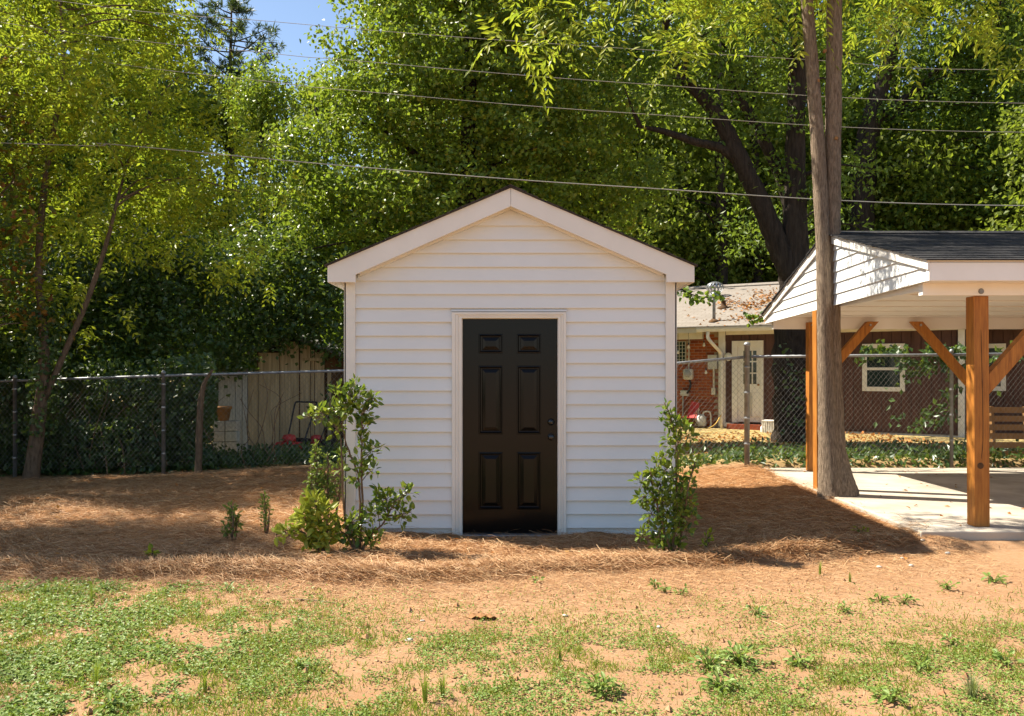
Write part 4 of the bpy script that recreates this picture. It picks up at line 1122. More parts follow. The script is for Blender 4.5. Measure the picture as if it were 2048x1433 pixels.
# pine showing against the sky
PYY = 34
root_p = P(463, 760, PYY); root_p[2] = 0
e = empty('tall_pine', root_p, 'tall thin pine standing against the blue sky gap', 'tree')
tm, nm = MB(), MB()
tp = bezier([P(463, 760, PYY) * (1, 1, 0), P(464, 400, PYY), P(461, 150, PYY), P(463, 15, PYY)], 8)
tm.tube(tp - root_p, np.linspace(.18, .03, len(tp)), 8)
for k in range(44):
    f = random.uniform(.0, 1); c = P(463, 12 + 190 * f ** 1.1, PYY)
    a = random.uniform(0, 6.28); L_ = (.5 + 1.9 * min(1, f * 2)) * random.uniform(.5, 1)
    tip = c + L_ * np.array((math.cos(a), math.sin(a), .22))
    tm.tube(bezier([c, (c + tip) / 2 + (0, 0, -.06), tip], 4) - root_p, np.linspace(.035, .01, 9), 5)
    for s_ in np.linspace(.62, 1, 4):
        q = c + (tip - c) * s_ + rng.normal(size=3) * .13
        n = 34; dv = unit(rng.normal(size=(n, 3)) + np.array((0, 0, .5)) + .5 * (tip - c) / L_)
        leaves(nm, np.repeat((q - root_p)[None], n, 0) + rng.normal(size=(n, 3)) * .04, dv, rng.normal(size=(n, 3)), rng.uniform(.2, .34, n), .035)
tm.build('trunk', M['bark_brown'], e, True); nm.build('crown', M['needle'], e)

# far wood: copies of two crowns, each tree its own object
protos = []
for v in range(2):
    cm = MB(); tm = MB()
    bl = []
    for k in range(16):
        h = random.uniform(.12, 1); r = (1.9 - 1.1 * abs(h - .45)) * random.uniform(.8, 1.15); a = random.uniform(0, 6.28); d = 2.3 * math.sqrt(random.random()) * (1.15 - .7 * h)
        bl.append((d * math.cos(a), d * math.sin(a), 1.2 + 15 * h, r, r, r * .9))
    c1 = simple_crown(cm, bl, 92, .19, .14, .4, .6, .5, 24, .2)
    tp = bezier([(0, 0, -.2), (.1, 0, 5), (-.1, .1, 10), (0, 0, 16)], 5)
    tm.tube(tp, np.linspace(.32, .05, len(tp)), 8); limbs(tm, tp, c1, None, 18, .06)
    protos.append((tm.mesh('trunk', True), cm.mesh('crown')))
def far_tree(x, y, h, rz, v, leafm, label):
    e = empty('woodland_tree', (x, y, float(gz(x, y))), label, 'tree', 'trees in the wood behind the yard', rz)
    e.scale = (h / 16 * random.uniform(.85, 1.1), h / 16 * random.uniform(.85, 1.1), h / 16)
    for nm_, me_, m_ in (('trunk', protos[v][0], M['bark_dark']), ('crown', protos[v][1], leafm)):
        me2 = me_
        o = bpy.data.objects.new(nm_, me2)
        if not me2.materials: me2.materials.append(m_)
        COL.objects.link(o); o.parent = e
        o.material_slots[0].link = 'OBJECT'; o.material_slots[0].material = m_
FARL = 'leafy tree in the %s row of the wood behind the %s'
k = 0
for Y, step, off in ((25, 200, 0), (33, 165, 60), (42, 150, 20)):
    px = -260 + off
    while px < 2330:
        q = px + random.uniform(-25, 25)
        h = PZ(-70, Y) * random.uniform(.95, 1.15)
        if 300 < q < 720: h = PZ(190 if Y < 40 else 170, Y)      # the gap where the sky shows
        if Y == 25 and 560 < q < 1950: px += step; continue     # the house stands here
        far_tree(PX(q, Y), Y + random.uniform(-1.2, 1.2), h, random.uniform(0, 6.28), k % 2, M['leaf_far'] if (q > 1150 or Y > 30) else M['leaf_mid'], FARL % (('first', 'second', 'third')[(Y > 30) + (Y > 40)], 'vine thicket' if q < 350 else 'old shed' if q < 690 else 'white shed' if q < 1380 else 'brick house' if q < 1690 else 'carport'))
        k += 1; px += step
far_tree(6.2, 30.5, 12, 2.0, 0, M['leaf_far'], 'pale leafy tree close behind the brick house ridge')
# trees standing left of the picture; their shade falls across the yard
SH = 'leafy yard tree standing left of the shed, outside the lawn'
for x, y, h, r in ((-10.4, 9.8, 9.2, .56), (-10.4, 13.6, 7.2, .62), (-11.3, 10.4, 11.2, .66), (-9.9, 12.2, 8.4, .5), (-12.2, 17.2, 11.5, .8), (-14.8, 21, 13, .9), (-9.8, 6.6, 8.6, .30)):
    e = empty('yard_tree', (x, y, float(gz(x, y))), SH, 'tree', 'yard trees left of the lawn')
    e.scale = (.95 * r, .95 * r, h / 16)
    for nm_, me_, m_ in (('trunk', protos[0][0], M['bark_brown']), ('crown', protos[0][1], M['leaf_mid'])):
        o = bpy.data.objects.new(nm_, me_); COL.objects.link(o); o.parent = e
        o.material_slots[0].link = 'OBJECT'; o.material_slots[0].material = m_

# autumn tinted bush at the left edge
cm = MB(); cb = pxb([(-40, 330, .8), (20, 420, .6), (-20, 520, .7), (10, 250, .5), (30, 620, .45), (-60, 180, .8)], 12.6)
c1 = simple_crown(cm, cb, 420, .10, .07, .4, .7, .22, 20, .2)
t1 = down(TP([(-60, 900), (-50, 600), (-30, 400), (-10, 250)], 12.7))
make_tree('autumn_sapling', 'sapling with orange tinted leaves at the edge of the yard', 'tree', t1[0], [(t1, (.06, .05, .04, .03, .01))], cm, M['bark_brown'], M['leaf_autumn'], limb_c=c1, nl=14, lr=.02)

# vine thicket over the old shed and behind the fence
vm = MB()
cb = []
for px, py, r, dy in ((40, 560, 1.0, 2.5), (140, 620, .9, 2.2), (250, 600, 1.0, 2.4), (350, 620, .9, 2.6), (440, 610, .8, 2.8), (540, 600, .8, 3.0), (620, 600, .7, 3.0), (260, 500, 1.0, 2.6), (400, 520, .9, 3), (520, 520, .9, 3.6), (640, 520, .8, 3.8),
                      (100, 720, .8, 1.2), (220, 720, .8, 1.4), (320, 730, .7, 1.6), (390, 700, .7, 2.0), (460, 690, .45, 3.0), (520, 660, .4, 3.2), (590, 650, .35, 3.4), (660, 650, .5, 3.2), (30, 720, .8, 1.2), (668, 720, .4, 3.2), (672, 800, .35, 3.2)):
    c = P(px, py, 13.4 + dy); cb.append((c[0], c[1], c[2], r, r * .7, r * .75))
for px, py, r, dy in ((470, 722, .3, 2.8), (600, 668, .38, 2.85), (650, 676, .4, 2.85), (545, 655, .42, 2.85), (500, 680, .36, 2.85), (430, 735, .3, 2.7), (480, 672, .5, 2.9), (530, 655, .55, 3.0), (585, 640, .55, 3.1), (640, 660, .5, 3.0), (675, 690, .4, 3.0), (440, 715, .45, 2.9), (500, 700, .3, 2.95), (560, 668, .3, 2.95), (60, 650, .9, 1.6), (160, 560, .9, 2.2), (330, 560, .9, 2.4), (470, 560, .8, 2.6), (590, 560, .8, 3.0), (680, 590, .6, 3.0), (180, 660, .9, 1.8), (290, 670, .9, 1.8)):
    c = P(px, py, 13.4 + dy); cb.append((c[0], c[1], c[2], r, r * .7, r * .75))
simple_crown(vm, cb, 620, .105, .08, .7, .6, .2, 24, .3)
# lower tangle just behind the fence, thinning to the right
n = 22000
px = rng.uniform(-120, 430, n); Yv = 13.5 + rng.gamma(2, .35, n); zf = rng.beta(1.2, 1.6, n) * 1.9
p = np.stack([(px - CX) / F * Yv, Yv, 0 * px], 1); p[:, 2] = gz(p[:, 0], p[:, 1]) + zf
keep = fbm(p[:, 0] * 2.2, p[:, 2] * 2.2 + 9) > .40 + .08 * (zf > .9)
p = p[keep]; n = len(p)
leaves(vm, p, rng.normal(size=(n, 3)) + (0, 0, -.5), rng.normal(size=(n, 3)) * .6 + (0, -.7, .7), rng.uniform(.06, .12, n), rng.uniform(.05, .09, n))
n = 2600                                               # low plants in front of the old shed
px = rng.uniform(400, 700, n); Yv = rng.uniform(13.6, 15.2, n); zf = rng.beta(1.2, 3, n) * .34
p = np.stack([(px - CX) / F * Yv, Yv, 0 * px], 1); p[:, 2] = gz(p[:, 0], p[:, 1]) + zf
leaves(vm, p, rng.normal(size=(n, 3)) + (0, 0, .3), rng.normal(size=(n, 3)) * .6 + (0, -.4, .9), rng.uniform(.06, .12, n), rng.uniform(.03, .07, n))
o = vm.build('vine_thicket', M['leaf_ivy']); tag(o, 'dark green vines and brush covering the old shed behind the fence', 'vines', kind='stuff')
bm = MB(); bl = []
for k in range(96):
    px = random.uniform(-400, 1180); Y = random.uniform(18.5, 23); c = P(px, 0, Y); r = random.uniform(.9, 1.5)
    bl.append((c[0], c[1], random.uniform(.3, 3.4), r, r, r))
simple_crown(bm, bl, 85, .17, .12, .5, .5, .35, 22, .2)
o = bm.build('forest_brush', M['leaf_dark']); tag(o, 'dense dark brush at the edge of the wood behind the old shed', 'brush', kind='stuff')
# bare vine stems hanging through the fence
vs = MB()
for k in range(42):
    x = PX(random.uniform(60, 560), 13.8); y = 13.5 + random.random() * 1.2; z = float(gz(x, y)) - .03
    a = [np.array((x, y, z))]
    for s_ in range(4): a.append(a[-1] + np.array((random.gauss(0, .16), random.gauss(0, .06), random.uniform(.15, .5))))
    vs.tube(bezier(a, 4), np.linspace(.010, .004, 17), 5)
o = vs.build('bare_vine_stems', M['twig']); tag(o, 'tangled bare vine stems behind the chain link fence', 'vines', kind='stuff')
# small trunk wrapped at the fence, and the dead stub
t1 = down(TP([(397, 935), (399, 850), (402, 800), (410, 765), (425, 740)], 13.0))
make_tree('cut_sapling', 'bare cut sapling trunk standing against the fence', 'tree', t1[0], [(t1, (.07, .055, .05, .045, .03, .02))], None, M['bark_brown'], None)

# ivy strip and undergrowth behind the right fence
vm = MB(); n = 4200
x = rng.uniform(2.2, 9, n); y = 12.55 + rng.gamma(1.6, .55, n); p = np.stack([x, y, gz(x, y) + rng.beta(1, 3, n) * .2], 1)
keep = (y < 16) & ((x > 3.4) | (y < 13.6)); p = p[keep]; n = len(p)
leaves(vm, p, rng.normal(size=(n, 3)) + (0, 0, .2), rng.normal(size=(n, 3)) * .5 + (0, -.3, .9), rng.uniform(.06, .13, n), rng.uniform(.025, .07, n))
n = 1300                                               # vines on the fence and on the brown wall
sel = rng.random(n)
px = np.where(sel < .12, rng.normal(1590, 16, n), np.where(sel < .7, rng.normal(1870, 40, n), rng.uniform(1700, 2048, n)))
py = np.where(sel < .12, rng.uniform(680, 900, n), np.where(sel < .7, rng.uniform(690, 860, n), rng.normal(705, 8, n)))
Yv = np.where(sel < .12, 15.9, 12.9) + rng.random(n) * .25
p = np.stack([(px - CX) / F * Yv, Yv, CZ + (HY - py) / F * Yv], 1)
p = p[fbm(px * .03, py * .03) > .47]; n = len(p)
leaves(vm, p, rng.normal(size=(n, 3)) + (0, 0, -.6), rng.normal(size=(n, 3)) * .5 + (0, -1, .4), rng.uniform(.07, .13, n), rng.uniform(.05, .09, n))
o = vm.build('ivy_ground_cover', M['leaf_ivy']); tag(o, 'ivy and low weeds growing along the fence behind the carport', 'ivy', kind='stuff')
# yellow leaf litter on the neighbouring yard
lm = MB(); n = 2600
x = rng.uniform(2.5, 8.5, n); y = rng.uniform(14, 20, n)
p = np.stack([x, y, gz(x, y) + .01], 1)
leaves(lm, p, rng.normal(size=(n, 3)) * (1, 1, .3), np.array((0, 0, 1.)) + .4 * rng.normal(size=(n, 3)), rng.uniform(.05, .11, n), rng.uniform(.04, .08, n))
o = lm.build('yard_leaf_litter', M['litter']); tag(o, 'fallen leaves on the sandy yard before the brick house', 'leaf litter', kind='stuff')

# wooden pallet leaning behind the fence under the carport
e = empty('wooden_pallet', (PX(2030, 13.1), 13.1, float(gz(PX(2030, 13.1), 13.1))), 'brown slatted wooden pallet leaning upright behind the carport fence', 'pallet')
e.rotation_euler = (R(-8), 0, R(-6))
for k in range(6): MB().box(-.36 - .03 * (5 - k) / 5, .75, -.01, .012, .02 + k * .135, .11 + k * .135).build('slat', M['pallet'], e)
for x in (-.3, .2, .68): MB().box(x, x + .04, .013, .1, 0, .80).build('bearer', M['pallet'], e)

# ------------------------------------------------------------------ shrubs around the shed
def shrub(name, label, cat, base, stems, blobs, Y, leaf_m, L, W, per, detail=1, stem_r=.009, up=.5, twigs=True, depth=.8, group=None):
    """stems and leaf clumps given at picture positions; depth spread round Y"""
    b = P(*base, Y); b[2] = float(gz(b[0], b[1])) - .02
    root = empty(name, b, label, cat, group)
    tm, lm = MB(), MB()
    for s in stems:
        pts = bezier([P(a, c, Y + random.gauss(0, .03)) for a, c in s], 5); pts[0, 2] = min(pts[0, 2], b[2])
        pts = pts + rng.normal(size=pts.shape) * .004
        tm.tube(pts - b, np.linspace(stem_r * 1.3, stem_r * .45, len(pts)), 6)
    allst = np.vstack([bezier([P(a, c, Y) for a, c in s], 6) for s in stems])
    for px, py, r in blobs:
        rm = r / F * Y
        c = P(px, py, Y)
        nl = max(4, int(per * (r / 20) ** 2))
        u = rvec(nl) * (rng.random((nl, 1)) ** .4) * rm * np.array((1, depth, 1))
        p = c + u
        d = unit(u * 1.2 / rm + rng.normal(size=(nl, 3)) * .55 + np.array((0, 0, .35)))
        nr = rng.normal(size=(nl, 3)) * .45 + np.array((0, -.25, up)); s_ = rng.uniform(.65, 1.15, nl)
        leaves(lm, p - b, d, nr, L * s_, W * s_, detail)
        if twigs:
            k = np.argmin(np.linalg.norm(allst - c + np.array((0, 0, .12)), axis=1))
            tm.tube(bezier([allst[k], (allst[k] + c) / 2 + rng.normal(size=3) * .012, c], 3) - b, np.linspace(stem_r * .5, .0025, 7), 5)
            for q in p[:: 3]: tm.tube(np.array([c, q]) - b, .0018, 3, False)
    tm.build('stem', M['twig'], root, True); lm.build('foliage', leaf_m, root)
    return root
shrub('camellia', 'tall sparse glossy leaved shrub at the left shed corner', 'shrub', (719, 1100),
      [[(719, 1105), (720, 1020), (718, 960), (702, 912), (686, 862), (688, 815), (704, 775)], [(720, 1105), (724, 980), (722, 890), (726, 820), (740, 795)], [(724, 1100), (742, 1070), (768, 1045), (786, 1010), (815, 984)], [(716, 1105), (690, 1040), (684, 930), (676, 860), (640, 828)], [(712, 1105), (695, 1075), (680, 1060)]],
      [(709, 770, 12), (682, 785, 19), (706, 797, 26), (695, 812, 20), (748, 796, 13), (733, 806, 14), (638, 826, 17), (616, 834, 11), (660, 822, 15), (682, 826, 20), (728, 825, 20), (738, 838, 12), (725, 852, 17), (674, 858, 15), (722, 878, 15), (741, 905, 17), (763, 893, 8),
       (683, 912, 12), (680, 940, 9), (722, 927, 19), (746, 940, 12), (715, 957, 14), (773, 1000, 22), (757, 990, 14), (812, 986, 16), (800, 1000, 13), (805, 1031, 18), (780, 1038, 14), (822, 1025, 9), (754, 1021, 19), (735, 1030, 17), (706, 1044, 22), (690, 1068, 22), (720, 1070, 18), (741, 1083, 19), (755, 1075, 12), (700, 1090, 15), (722, 1112, 9)],
      7.27, M['leaf_gloss'], .066, .035, 46)
shrub('camellia', 'bushy glossy leaved shrub at the right shed corner', 'shrub', (1345, 1118),
      [[(1345, 1120), (1348, 1040), (1352, 960), (1356, 900), (1345, 850), (1330, 805)], [(1342, 1120), (1325, 1050), (1308, 990), (1300, 940)], [(1348, 1120), (1366, 1050), (1376, 980), (1390, 925)], [(1340, 1120), (1318, 1085), (1282, 1072)]],
      [(1330, 813, 11), (1327, 826, 10), (1340, 837, 16), (1347, 852, 16), (1363, 860, 20), (1340, 877, 17), (1376, 872, 16), (1352, 892, 18), (1350, 908, 14), (1391, 925, 13), (1384, 935, 9), (1324, 918, 15), (1308, 938, 18), (1347, 945, 24), (1330, 940, 16), (1284, 964, 17), (1300, 960, 18), (1321, 970, 26), (1363, 967, 24), (1388, 964, 12), (1289, 993, 18), (1308, 998, 22),
       (1327, 1002, 28), (1369, 1002, 24), (1350, 1000, 22), (1302, 1028, 22), (1340, 1031, 27), (1379, 1038, 17), (1362, 1035, 20), (1321, 1060, 23), (1350, 1062, 23), (1372, 1062, 14), (1288, 1068, 14), (1276, 1072, 9), (1337, 1089, 19), (1352, 1092, 14), (1315, 1082, 14)],
      7.1, M['leaf_gloss'], .06, .033, 38)
shrub('nandina', 'bright yellow green leafy shrub left of the shed corner', 'shrub', (645, 1105),
      [[(645, 1110), (640, 1060), (630, 1010)], [(640, 1110), (612, 1070), (585, 1060), (552, 1070)], [(650, 1110), (655, 1060), (650, 1020)], [(642, 1110), (620, 1060), (605, 1030)]],
      [(632, 1008, 18), (612, 1022, 17), (600, 1038, 16), (648, 1030, 20), (625, 1040, 22), (585, 1058, 13), (572, 1066, 12), (553, 1070, 9), (615, 1062, 20), (645, 1062, 22), (665, 1048, 16), (632, 1085, 20), (652, 1088, 17), (618, 1090, 13), (668, 1075, 13)],
      7.25, M['leaf_yellow'], .09, .040, 48, up=.8)
shrub('privet', 'thin upright small leaved shrub behind the yellow shrub', 'shrub', (650, 1020),
      [[(640, 1030), (634, 960), (632, 885)], [(655, 1030), (656, 960), (655, 905)], [(645, 1030), (625, 980), (622, 930)], [(672, 1030), (682, 960), (682, 905)]],
      [(632, 892, 8), (631, 905, 9), (630, 925, 11), (632, 945, 13), (655, 915, 8), (656, 935, 10), (654, 955, 13), (640, 968, 16), (622, 960, 12), (655, 980, 17), (635, 990, 18), (618, 985, 11), (682, 915, 7), (683, 935, 8), (682, 960, 9), (672, 985, 13), (645, 1008, 17)],
      7.95, M['leaf_small'], .04, .022, 130)
shrub('boxwood_sprig', 'small upright green sprig in the shaded straw left of the shed', 'plant', (465, 1075), [[(465, 1078), (466, 1040), (462, 1010)], [(455, 1078), (450, 1050)], [(470, 1078), (476, 1030)]],
      [(463, 1016, 9), (470, 1030, 12), (460, 1040, 11), (472, 1046, 11), (466, 1058, 11), (450, 1055, 8), (452, 1066, 7), (478, 1040, 7)], 7.75, M['leaf_small'], .045, .02, 110)
shrub('boxwood_sprig', 'slim green sprig in the straw beside the yellow shrub', 'plant', (530, 1058), [[(530, 1060), (530, 1020), (528, 988)], [(535, 1060), (540, 1020)]],
      [(528, 992, 7), (530, 1005, 9), (528, 1020, 10), (538, 1018, 7), (532, 1035, 10), (529, 1050, 9)], 8.1, M['leaf_small'], .04, .02, 110)
shrub('seedling', 'tiny bright green seedling at the edge of the straw shade', 'plant', (307, 1118), [[(307, 1120), (306, 1108), (304, 1100)]], [(307, 1104, 9), (302, 1110, 7), (312, 1111, 6)], 7.05, M['leaf_bright'], .05, .026, 60)
shrub('seedling', 'tall thin green seedling in the shed shadow by the right shrub', 'plant', (1414, 1098), [[(1410, 1105), (1414, 1085), (1420, 1066)]], [(1420, 1070, 8), (1414, 1080, 9), (1410, 1092, 7)], 7.3, M['leaf_bright'], .05, .022, 70)
# sprays of maple leaves hanging in front of the house roof
for pts, bl, lab in (([(1352, 574), (1385, 590), (1420, 596), (1440, 590)], [(1360, 582, 12), (1380, 590, 13), (1398, 592, 14), (1418, 594, 13), (1385, 600, 9), (1435, 590, 8)], 'dark leafy twig poking out past the shed eave'),
                     ([(1550, 610), (1530, 628), (1512, 636), (1498, 628)], [(1535, 626, 9), (1515, 635, 10), (1500, 628, 8), (1503, 642, 8), (1545, 620, 8)], 'dark leafy twig hanging at the carport roof corner')):
    Y = 12.6
    e = empty('leafy_twig', P(*pts[0], Y), lab, 'branch')
    b = P(*pts[0], Y); tm, lm = MB(), MB()
    far = [P(pts[0][0] + (-140 if pts[0][0] < 1400 else 60), pts[0][1] - 60, Y + 1.0)]
    tm.tube(bezier(far + [P(a, c, Y) for a, c in pts], 5) - b, np.linspace(.014, .004, 21), 5)
    for px, py, r in bl:
        n = int(r * 1.1); p = P(px, py, Y) + rng.normal(size=(n, 3)) * r / F * Y * .55
        leaves(lm, p - b, rng.normal(size=(n, 3)) + (0, 0, -.7), rng.normal(size=(n, 3)) * .5 + (0, -1, .3), rng.uniform(.06, .10, n), rng.uniform(.05, .08, n), 1)
    tm.build('stem', M['bark_dark'], e); lm.build('foliage', M['leaf_dark'], e)

# ------------------------------------------------------------------ pine straw, grass, weeds and debris
def ribbons(mb, p, d, n_, L, W, curl):
    """thin curved strips: 3 cross sections"""
    d = unit(d); s = unit(np.cross(d, n_)); u = np.cross(s, d)
    L = L[:, None]; W = W[:, None]
    q = [p, p + d * L * .5 + u * L * curl[:, None], p + d * L]
    V = np.stack([q[0] - s * W / 2, q[0] + s * W / 2, q[1] - s * W / 2, q[1] + s * W / 2, q[2] - s * W * .25, q[2] + s * W * .25], 1)
    b = np.arange(len(p))[:, None] * 6
    mb.add(V.reshape(-1, 3), np.concatenate([b + np.array([[0, 1, 3, 2]]), b + np.array([[2, 3, 5, 4]])]))
sm = MB(); n = 260000
y = 6.0 + 7.2 * rng.random(n) ** 1.5; x = rng.uniform(-.80, .60, n) * y
fr = rng.random(n) < .14                               # extra along the front lip
x[fr] = rng.uniform(-5.8, 3.6, fr.sum()); y[fr] = front_y(x[fr]) + rng.normal(.16, .13, fr.sum())
pr = straw_mask(x, y); keep = rng.random(n) < pr * 1.05 + .015 * (np.abs(y - front_y(x)) < .6)
keep &= ~((x > sx0 - .02) & (x < sx1 + .02) & (y > SY - .03))
x, y = x[keep], y[keep]; n = len(x)
ang = rng.uniform(0, np.pi, n) * 1.0 + .5 * fbm(x * 1.2, y * 1.2)
ang = np.where(rng.random(n) < .6, rng.normal(0, .55, n) + 3 * (fbm(x * .9, y * .9) - .5), ang)
lip = np.exp(-((y - front_y(x) - .12) / .2) ** 2)
L = rng.uniform(.07, .19, n)
d = np.stack([np.cos(ang), np.sin(ang), rng.normal(0, .22, n)], 1)
d[:, 1] -= lip * rng.random(n) * 1.0; d[:, 2] -= lip * .25
p = np.stack([x, y, gz(x, y) + rng.gamma(1.5, .008, n) + .02 * lip], 1) - d * L[:, None] * .5
nearw = (p[:, 1] + np.maximum(d[:, 1], 0) * L > SY - .04) & (x > sx0 - .1) & (x < sx1 + .1)
p, d, L = p[~nearw], d[~nearw], L[~nearw]; n = len(p)
ribbons(sm, p, d, np.array((0, 0, 1.)) + .5 * rng.normal(size=(n, 3)), L, rng.uniform(.0016, .0038, n), rng.normal(.03, .06, n))
n = 30000                                              # stray needles and dry thatch out on the clay
x = rng.uniform(-4.2, 4.0, n); dd = rng.gamma(1.3, .42, n); y = front_y(x) - dd + .1
ok_ = (y > 3.6) & (np.abs(x) < .64 * y); x, y = x[ok_], y[ok_]; n = len(x); ang = rng.uniform(0, 6.28, n); L = rng.uniform(.03, .13, n)
d = np.stack([np.cos(ang), np.sin(ang), rng.normal(0, .08, n)], 1)
ribbons(sm, np.stack([x, y, gz(x, y) + .003 + rng.random(n) * .006], 1), d, np.array((0, 0, 1.)) + .3 * rng.normal(size=(n, 3)), L, rng.uniform(.0014, .003, n), rng.normal(.02, .04, n))
o = sm.build('pine_straw', M['straw']); tag(o, 'loose orange brown pine straw spread around the shed', 'pine straw', kind='stuff')

def veg_density(x, y):
    """green cover over the bare clay in front"""
    l = 1.0 * sstep(-1.2, -2.6, x + .55 * (fbm(x * .8, y * .8) - .5) * 4) * sstep(6.6, 6.2, y)
    b = sstep(5.35, 4.5, y + 1.2 * (fbm(x * .7 + 9, y * .9) - .5))
    r = .30 * sstep(6.3, 5.3, y)
    return np.clip(.95 * l + .8 * b + r, 0, 1) * sstep(.0, -.3, y - front_y(x))
gm_, wm_ = MB(), MB()
n = 250000
y = 3.3 + 3.6 * rng.random(n); x = rng.uniform(-.84, .80, n) * y
patch = sstep(.50, .66, fbm(x * 2.3 + 20, y * 2.3, 3)) * .5 + sstep(.53, .68, fbm(x * 6 + 3, y * 6, 2)) * .6
keep = rng.random(n) < veg_density(x, y) * np.clip(patch * 1.2 + .05, 0, 1)
x, y = x[keep], y[keep]; n = len(x)
h = rng.gamma(3, .0065, n) + .008
p = np.stack([x, y, gz(x, y) - .003], 1); d = rng.normal(size=(n, 3)) * .55 + (0, 0, 1.); d[:, 2] = np.abs(d[:, 2])
ribbons(gm_, p, d, rng.normal(size=(n, 3)) * .6 + (0, -1, 0), h, rng.uniform(.002, .005, n), rng.normal(0, .12, n))
o = gm_.build('thin_grass', M['grass']); tag(o, 'thin patchy green grass on the orange clay', 'grass', kind='stuff')
n = 250000
y = 3.3 + 3.6 * rng.random(n); x = rng.uniform(-.84, .80, n) * y
patch = sstep(.44, .58, fbm(x * 2.6 + 70, y * 2.6, 3)) * .9 + sstep(.57, .68, fbm(x * 9 + 31, y * 9, 2)) * .7
keep = rng.random(n) < veg_density(x, y) * np.clip(patch + .05, 0, 1) * .8
x, y = x[keep], y[keep]; n = len(x)
p = np.stack([x, y, gz(x, y) + rng.gamma(2, .007, n)], 1)
d = rng.normal(size=(n, 3)) * (1, 1, .25)
big = 1 + .5 * sstep(-.9, -2.2, x)
leaves(wm_, p, d, rng.normal(size=(n, 3)) * .35 + (0, -.1, 1), rng.uniform(.010, .024, n) * big, rng.uniform(.007, .015, n) * big)
o = wm_.build('low_weeds', M['weed']); tag(o, 'low spreading broadleaf weeds on the orange clay', 'weeds', kind='stuff')
# clods and crumbs of clay
cm = MB(); n = 2600
y = 3.5 + 3.2 * rng.random(n); x = rng.uniform(-.64, .64, n) * y
for a, b, s in zip(x, y, rng.gamma(1.6, .0032, n)):
    if b > float(front_y(a)) - .05: continue
    c = np.array((a, b, float(gz(a, b)) + s * .3)); V = c + np.array([(1, 0, 0), (0, 1, 0), (-1, 0, 0), (0, -1, 0), (0, 0, .9), (0, 0, -.6)]) * s * rng.uniform(.6, 1.4, (6, 1))
    cm.add(V, np.array([(0, 1, 4), (1, 2, 4), (2, 3, 4), (3, 0, 4), (1, 0, 5), (2, 1, 5), (3, 2, 5), (0, 3, 5)]))
o = cm.build('clay_crumbs', surf('clay_crumbs', (.26, .12, .055), (.46, .27, .15), 30, .95, .1)); tag(o, 'small crumbs of dry orange clay and grit', 'grit', kind='stuff')

def gpt(px, py):
    """point on the ground seen at px,py"""
    Y = CZ * F / (py - HY)
    for _ in range(4): Y = (CZ - float(gz(PX(px, Y), Y))) * F / (py - HY)
    return np.array((PX(px, Y), Y, float(gz(PX(px, Y), Y))))
def tuft(px, py, hpx, n, spread, label, group, mat, width=.005):
    b = gpt(px, py); h = hpx / F * b[1]
    e = empty('grass_tuft', b, label, 'grass', group)
    m = MB()
    for k in range(n):
        a = random.uniform(0, 6.28); t_ = random.uniform(.1, 1) * spread; L_ = h * random.uniform(.6, 1.15)
        pts = bezier([(.01 * math.cos(a), .01 * math.sin(a), -.006), (t_ * L_ * .35 * math.cos(a), t_ * L_ * .35 * math.sin(a), L_ * .6), (t_ * L_ * math.cos(a), t_ * L_ * math.sin(a), L_ * (1 - .35 * t_))], 3)
        s_ = np.array((-math.sin(a), math.cos(a), 0)); w = np.linspace(width, width * .2, len(pts))[:, None]
        V = np.concatenate([pts - s_ * w / 2, pts + s_ * w / 2]); q = len(pts)
        m.add(V, np.array([(i, i + 1, q + i + 1, q + i) for i in range(q - 1)]))
    m.build('blades', mat, e)
TU = 'fine upright tuft of grass on the clay'
for px, py, h in ((183, 1208, 42), (192, 1375, 60), (410, 1385, 40), (850, 1405, 70), (885, 1395, 55), (90, 1190, 25), (1640, 1150, 26), (540, 1265, 24), (1120, 1320, 28), (1700, 1165, 20)):
    tuft(px, py, h, 34, .45, TU, 'grass tufts on the clay', M['grass'], .004)
tuft(1945, 1400, 58, 90, 1.1, 'large pale arching grass clump on the clay', None, leafmat('pale_grass', [(.22, .24, .10), (.30, .31, .15), (.18, .21, .07)], .3), .005)
def weed(px, py, r, L, n, label, group, mat='weed', hgt=.06):
    b = gpt(px, py); e = empty('weed', b, label, 'plant', group); tm, lm = MB(), MB()
    rm = r / F * b[1]
    for k in range(n):
        a = random.uniform(0, 6.28); q = np.array((math.cos(a), math.sin(a), 0)) * rm * random.uniform(.2, 1) + np.array((0, 0, random.uniform(.2, 1) * hgt))
        tm.tube([np.array((0, 0, -.005)), q * .6 + (0, 0, hgt * .15), q], .0018, 3, False)
        leaves(lm, q[None], (q / np.linalg.norm(q) * (1, 1, .2))[None] + rng.normal(size=(1, 3)) * .3, np.array([(0, -.3, 1.)]) + rng.normal(size=(1, 3)) * .3, L * random.uniform(.7, 1.2), L * .55, 1)
    tm.build('stem', M['leaf_small'], e); lm.build('foliage', M[mat], e)
WE = 'small broad leaved weed growing on the bare clay'
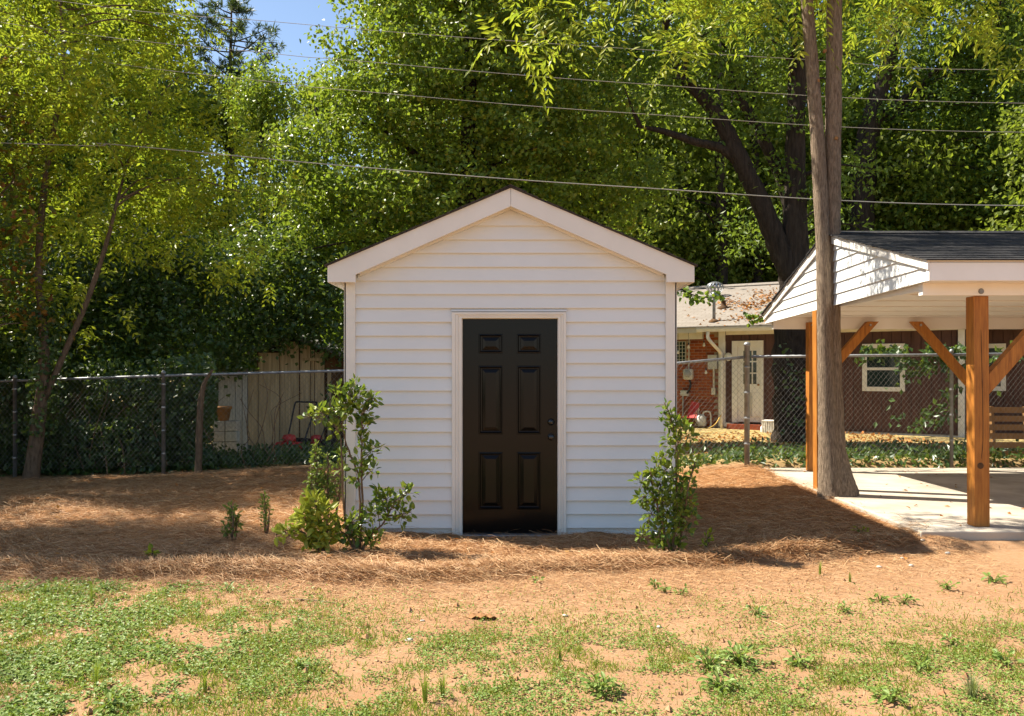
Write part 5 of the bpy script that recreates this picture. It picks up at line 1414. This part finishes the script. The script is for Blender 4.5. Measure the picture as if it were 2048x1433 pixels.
for px, py, r, n in ((1512, 1232, 18, 26), (1688, 1225, 16, 18), (1988, 1165, 24, 30), (1895, 1180, 16, 20), (1760, 1205, 18, 24), (1808, 1208, 20, 24), (1330, 1185, 12, 14), (1365, 1190, 12, 14), (1310, 1178, 10, 12), (1070, 1165, 12, 10), (455, 1185, 16, 12), (210, 1182, 12, 12), (65, 1250, 18, 18),
                     (1480, 1330, 40, 60), (1420, 1340, 32, 46), (1840, 1340, 24, 26), (1905, 1290, 20, 20), (1780, 1405, 26, 30), (1600, 1330, 24, 30), (2010, 1330, 26, 30), (1200, 1390, 30, 40), (600, 1340, 22, 24), (220, 1420, 26, 34), (1440, 1380, 30, 36)):
    weed(px, py, r, .034 if n < 30 else .042, n, WE, 'small weeds on the clay', 'weed', .05 if n < 40 else .08)
weed(1722, 1068, 0 + 14, .04, 14, 'green sprout at the straw edge beside the slab', None, 'leaf_bright', .06)
# twigs, dry leaf, stones
def stick(pts, r, label):
    w = [gpt(*p) + (0, 0, r) for p in pts]
    o = MB().tube(bezier(w, 5), np.linspace(r, r * .5, len(bezier(w, 5))), 6).build('fallen_twig', M['twig'], smooth=True); tag(o, label, 'twig')
stick([(590, 1201), (630, 1204), (665, 1208), (690, 1212)], .007, 'brown fallen twig lying on the clay before the yellow shrub')
stick([(566, 1188), (580, 1180), (597, 1172)], .005, 'short twig pointing at the straw edge')
stick([(1960, 1068), (2000, 1066), (2040, 1064), (2060, 1056)], .008, 'dark twig lying along the slab front edge')
b = gpt(962, 1238) - (0, 0, .008); e = empty('dry_leaf', b, 'curled dry brown leaf lying on the clay before the door', 'leaf'); m = MB(); e.scale = (.66, .66, .6)
us = np.linspace(-1, 1, 15); vs_ = np.linspace(-1, 1, 9); V = []
for v in vs_:
    for u in us:
        wd = (1 - u * u) ** .5
        V.append((u * .155 - .02 * v, v * .06 * wd, .030 + .026 * v * v * wd + .012 * math.sin(u * 11) * abs(v) - .012 * u * u))
q = len(us); m.add(V, np.array([(i * q + j_, i * q + j_ + 1, (i + 1) * q + j_ + 1, (i + 1) * q + j_) for i in range(len(vs_) - 1) for j_ in range(q - 1)])).build('blade', M['drybrown'], e, True)
MB().tube([(.15, 0, .02), (.2, -.02, .005)], .003, 4).build('stalk', M['twig'], e)
ST = 'small pale stone lying on the clay'
def stone(px, py, r):
    b = gpt(px, py); m = MB(); n1 = 8
    prof = [(.25, -.4), (.85, -.15), (1, .1), (.7, .45), (.2, .62)]
    m.lathe([(a * r, c * r) for a, c in prof], n1); m.v[0] *= rng.uniform(.8, 1.2, (len(m.v[0]), 1)) * np.array((1.2, .85, .9))
    o = m.build('stone', M['stone'], smooth=True, loc=b + (0, 0, r * .25)); tag(o, ST, 'stone', 'pale stones on the clay')
for px, py, r in ((818, 1283, .022), (845, 1243, .013), (1318, 1256, .017), (1130, 1233, .016), (1822, 1133, .02), (1758, 1136, .02), (1805, 1118, .018), (1472, 1122, .014), (1895, 1108, .022), (1980, 1092, .02), (1845, 1098, .018)):
    stone(px, py, r)
# leaves dropped on the straw and slab
lm = MB(); n = 420
x = np.concatenate([rng.uniform(-6, 4, 300), rng.uniform(4, 9, 120)]); y = np.concatenate([rng.uniform(6.8, 12.8, 300), rng.uniform(7.7, 12.3, 120)])
keep = ~((x > sx0 - .15) & (x < sx1 + .15) & (y > SY - .15)); x, y = x[keep], y[keep]; n = len(x)
zl = np.where(x > 3.95, .146, gz(x, y) + .03)
p = np.stack([x, y, zl], 1)
leaves(lm, p, rng.normal(size=(n, 3)) * (1, 1, .15), np.array((0, 0, 1.)) + .35 * rng.normal(size=(n, 3)), rng.uniform(.03, .075, n), rng.uniform(.02, .045, n))
o = lm.build('fallen_leaves', M['litter']); tag(o, 'scattered fallen leaves on the straw and slab', 'leaf litter', kind='stuff')
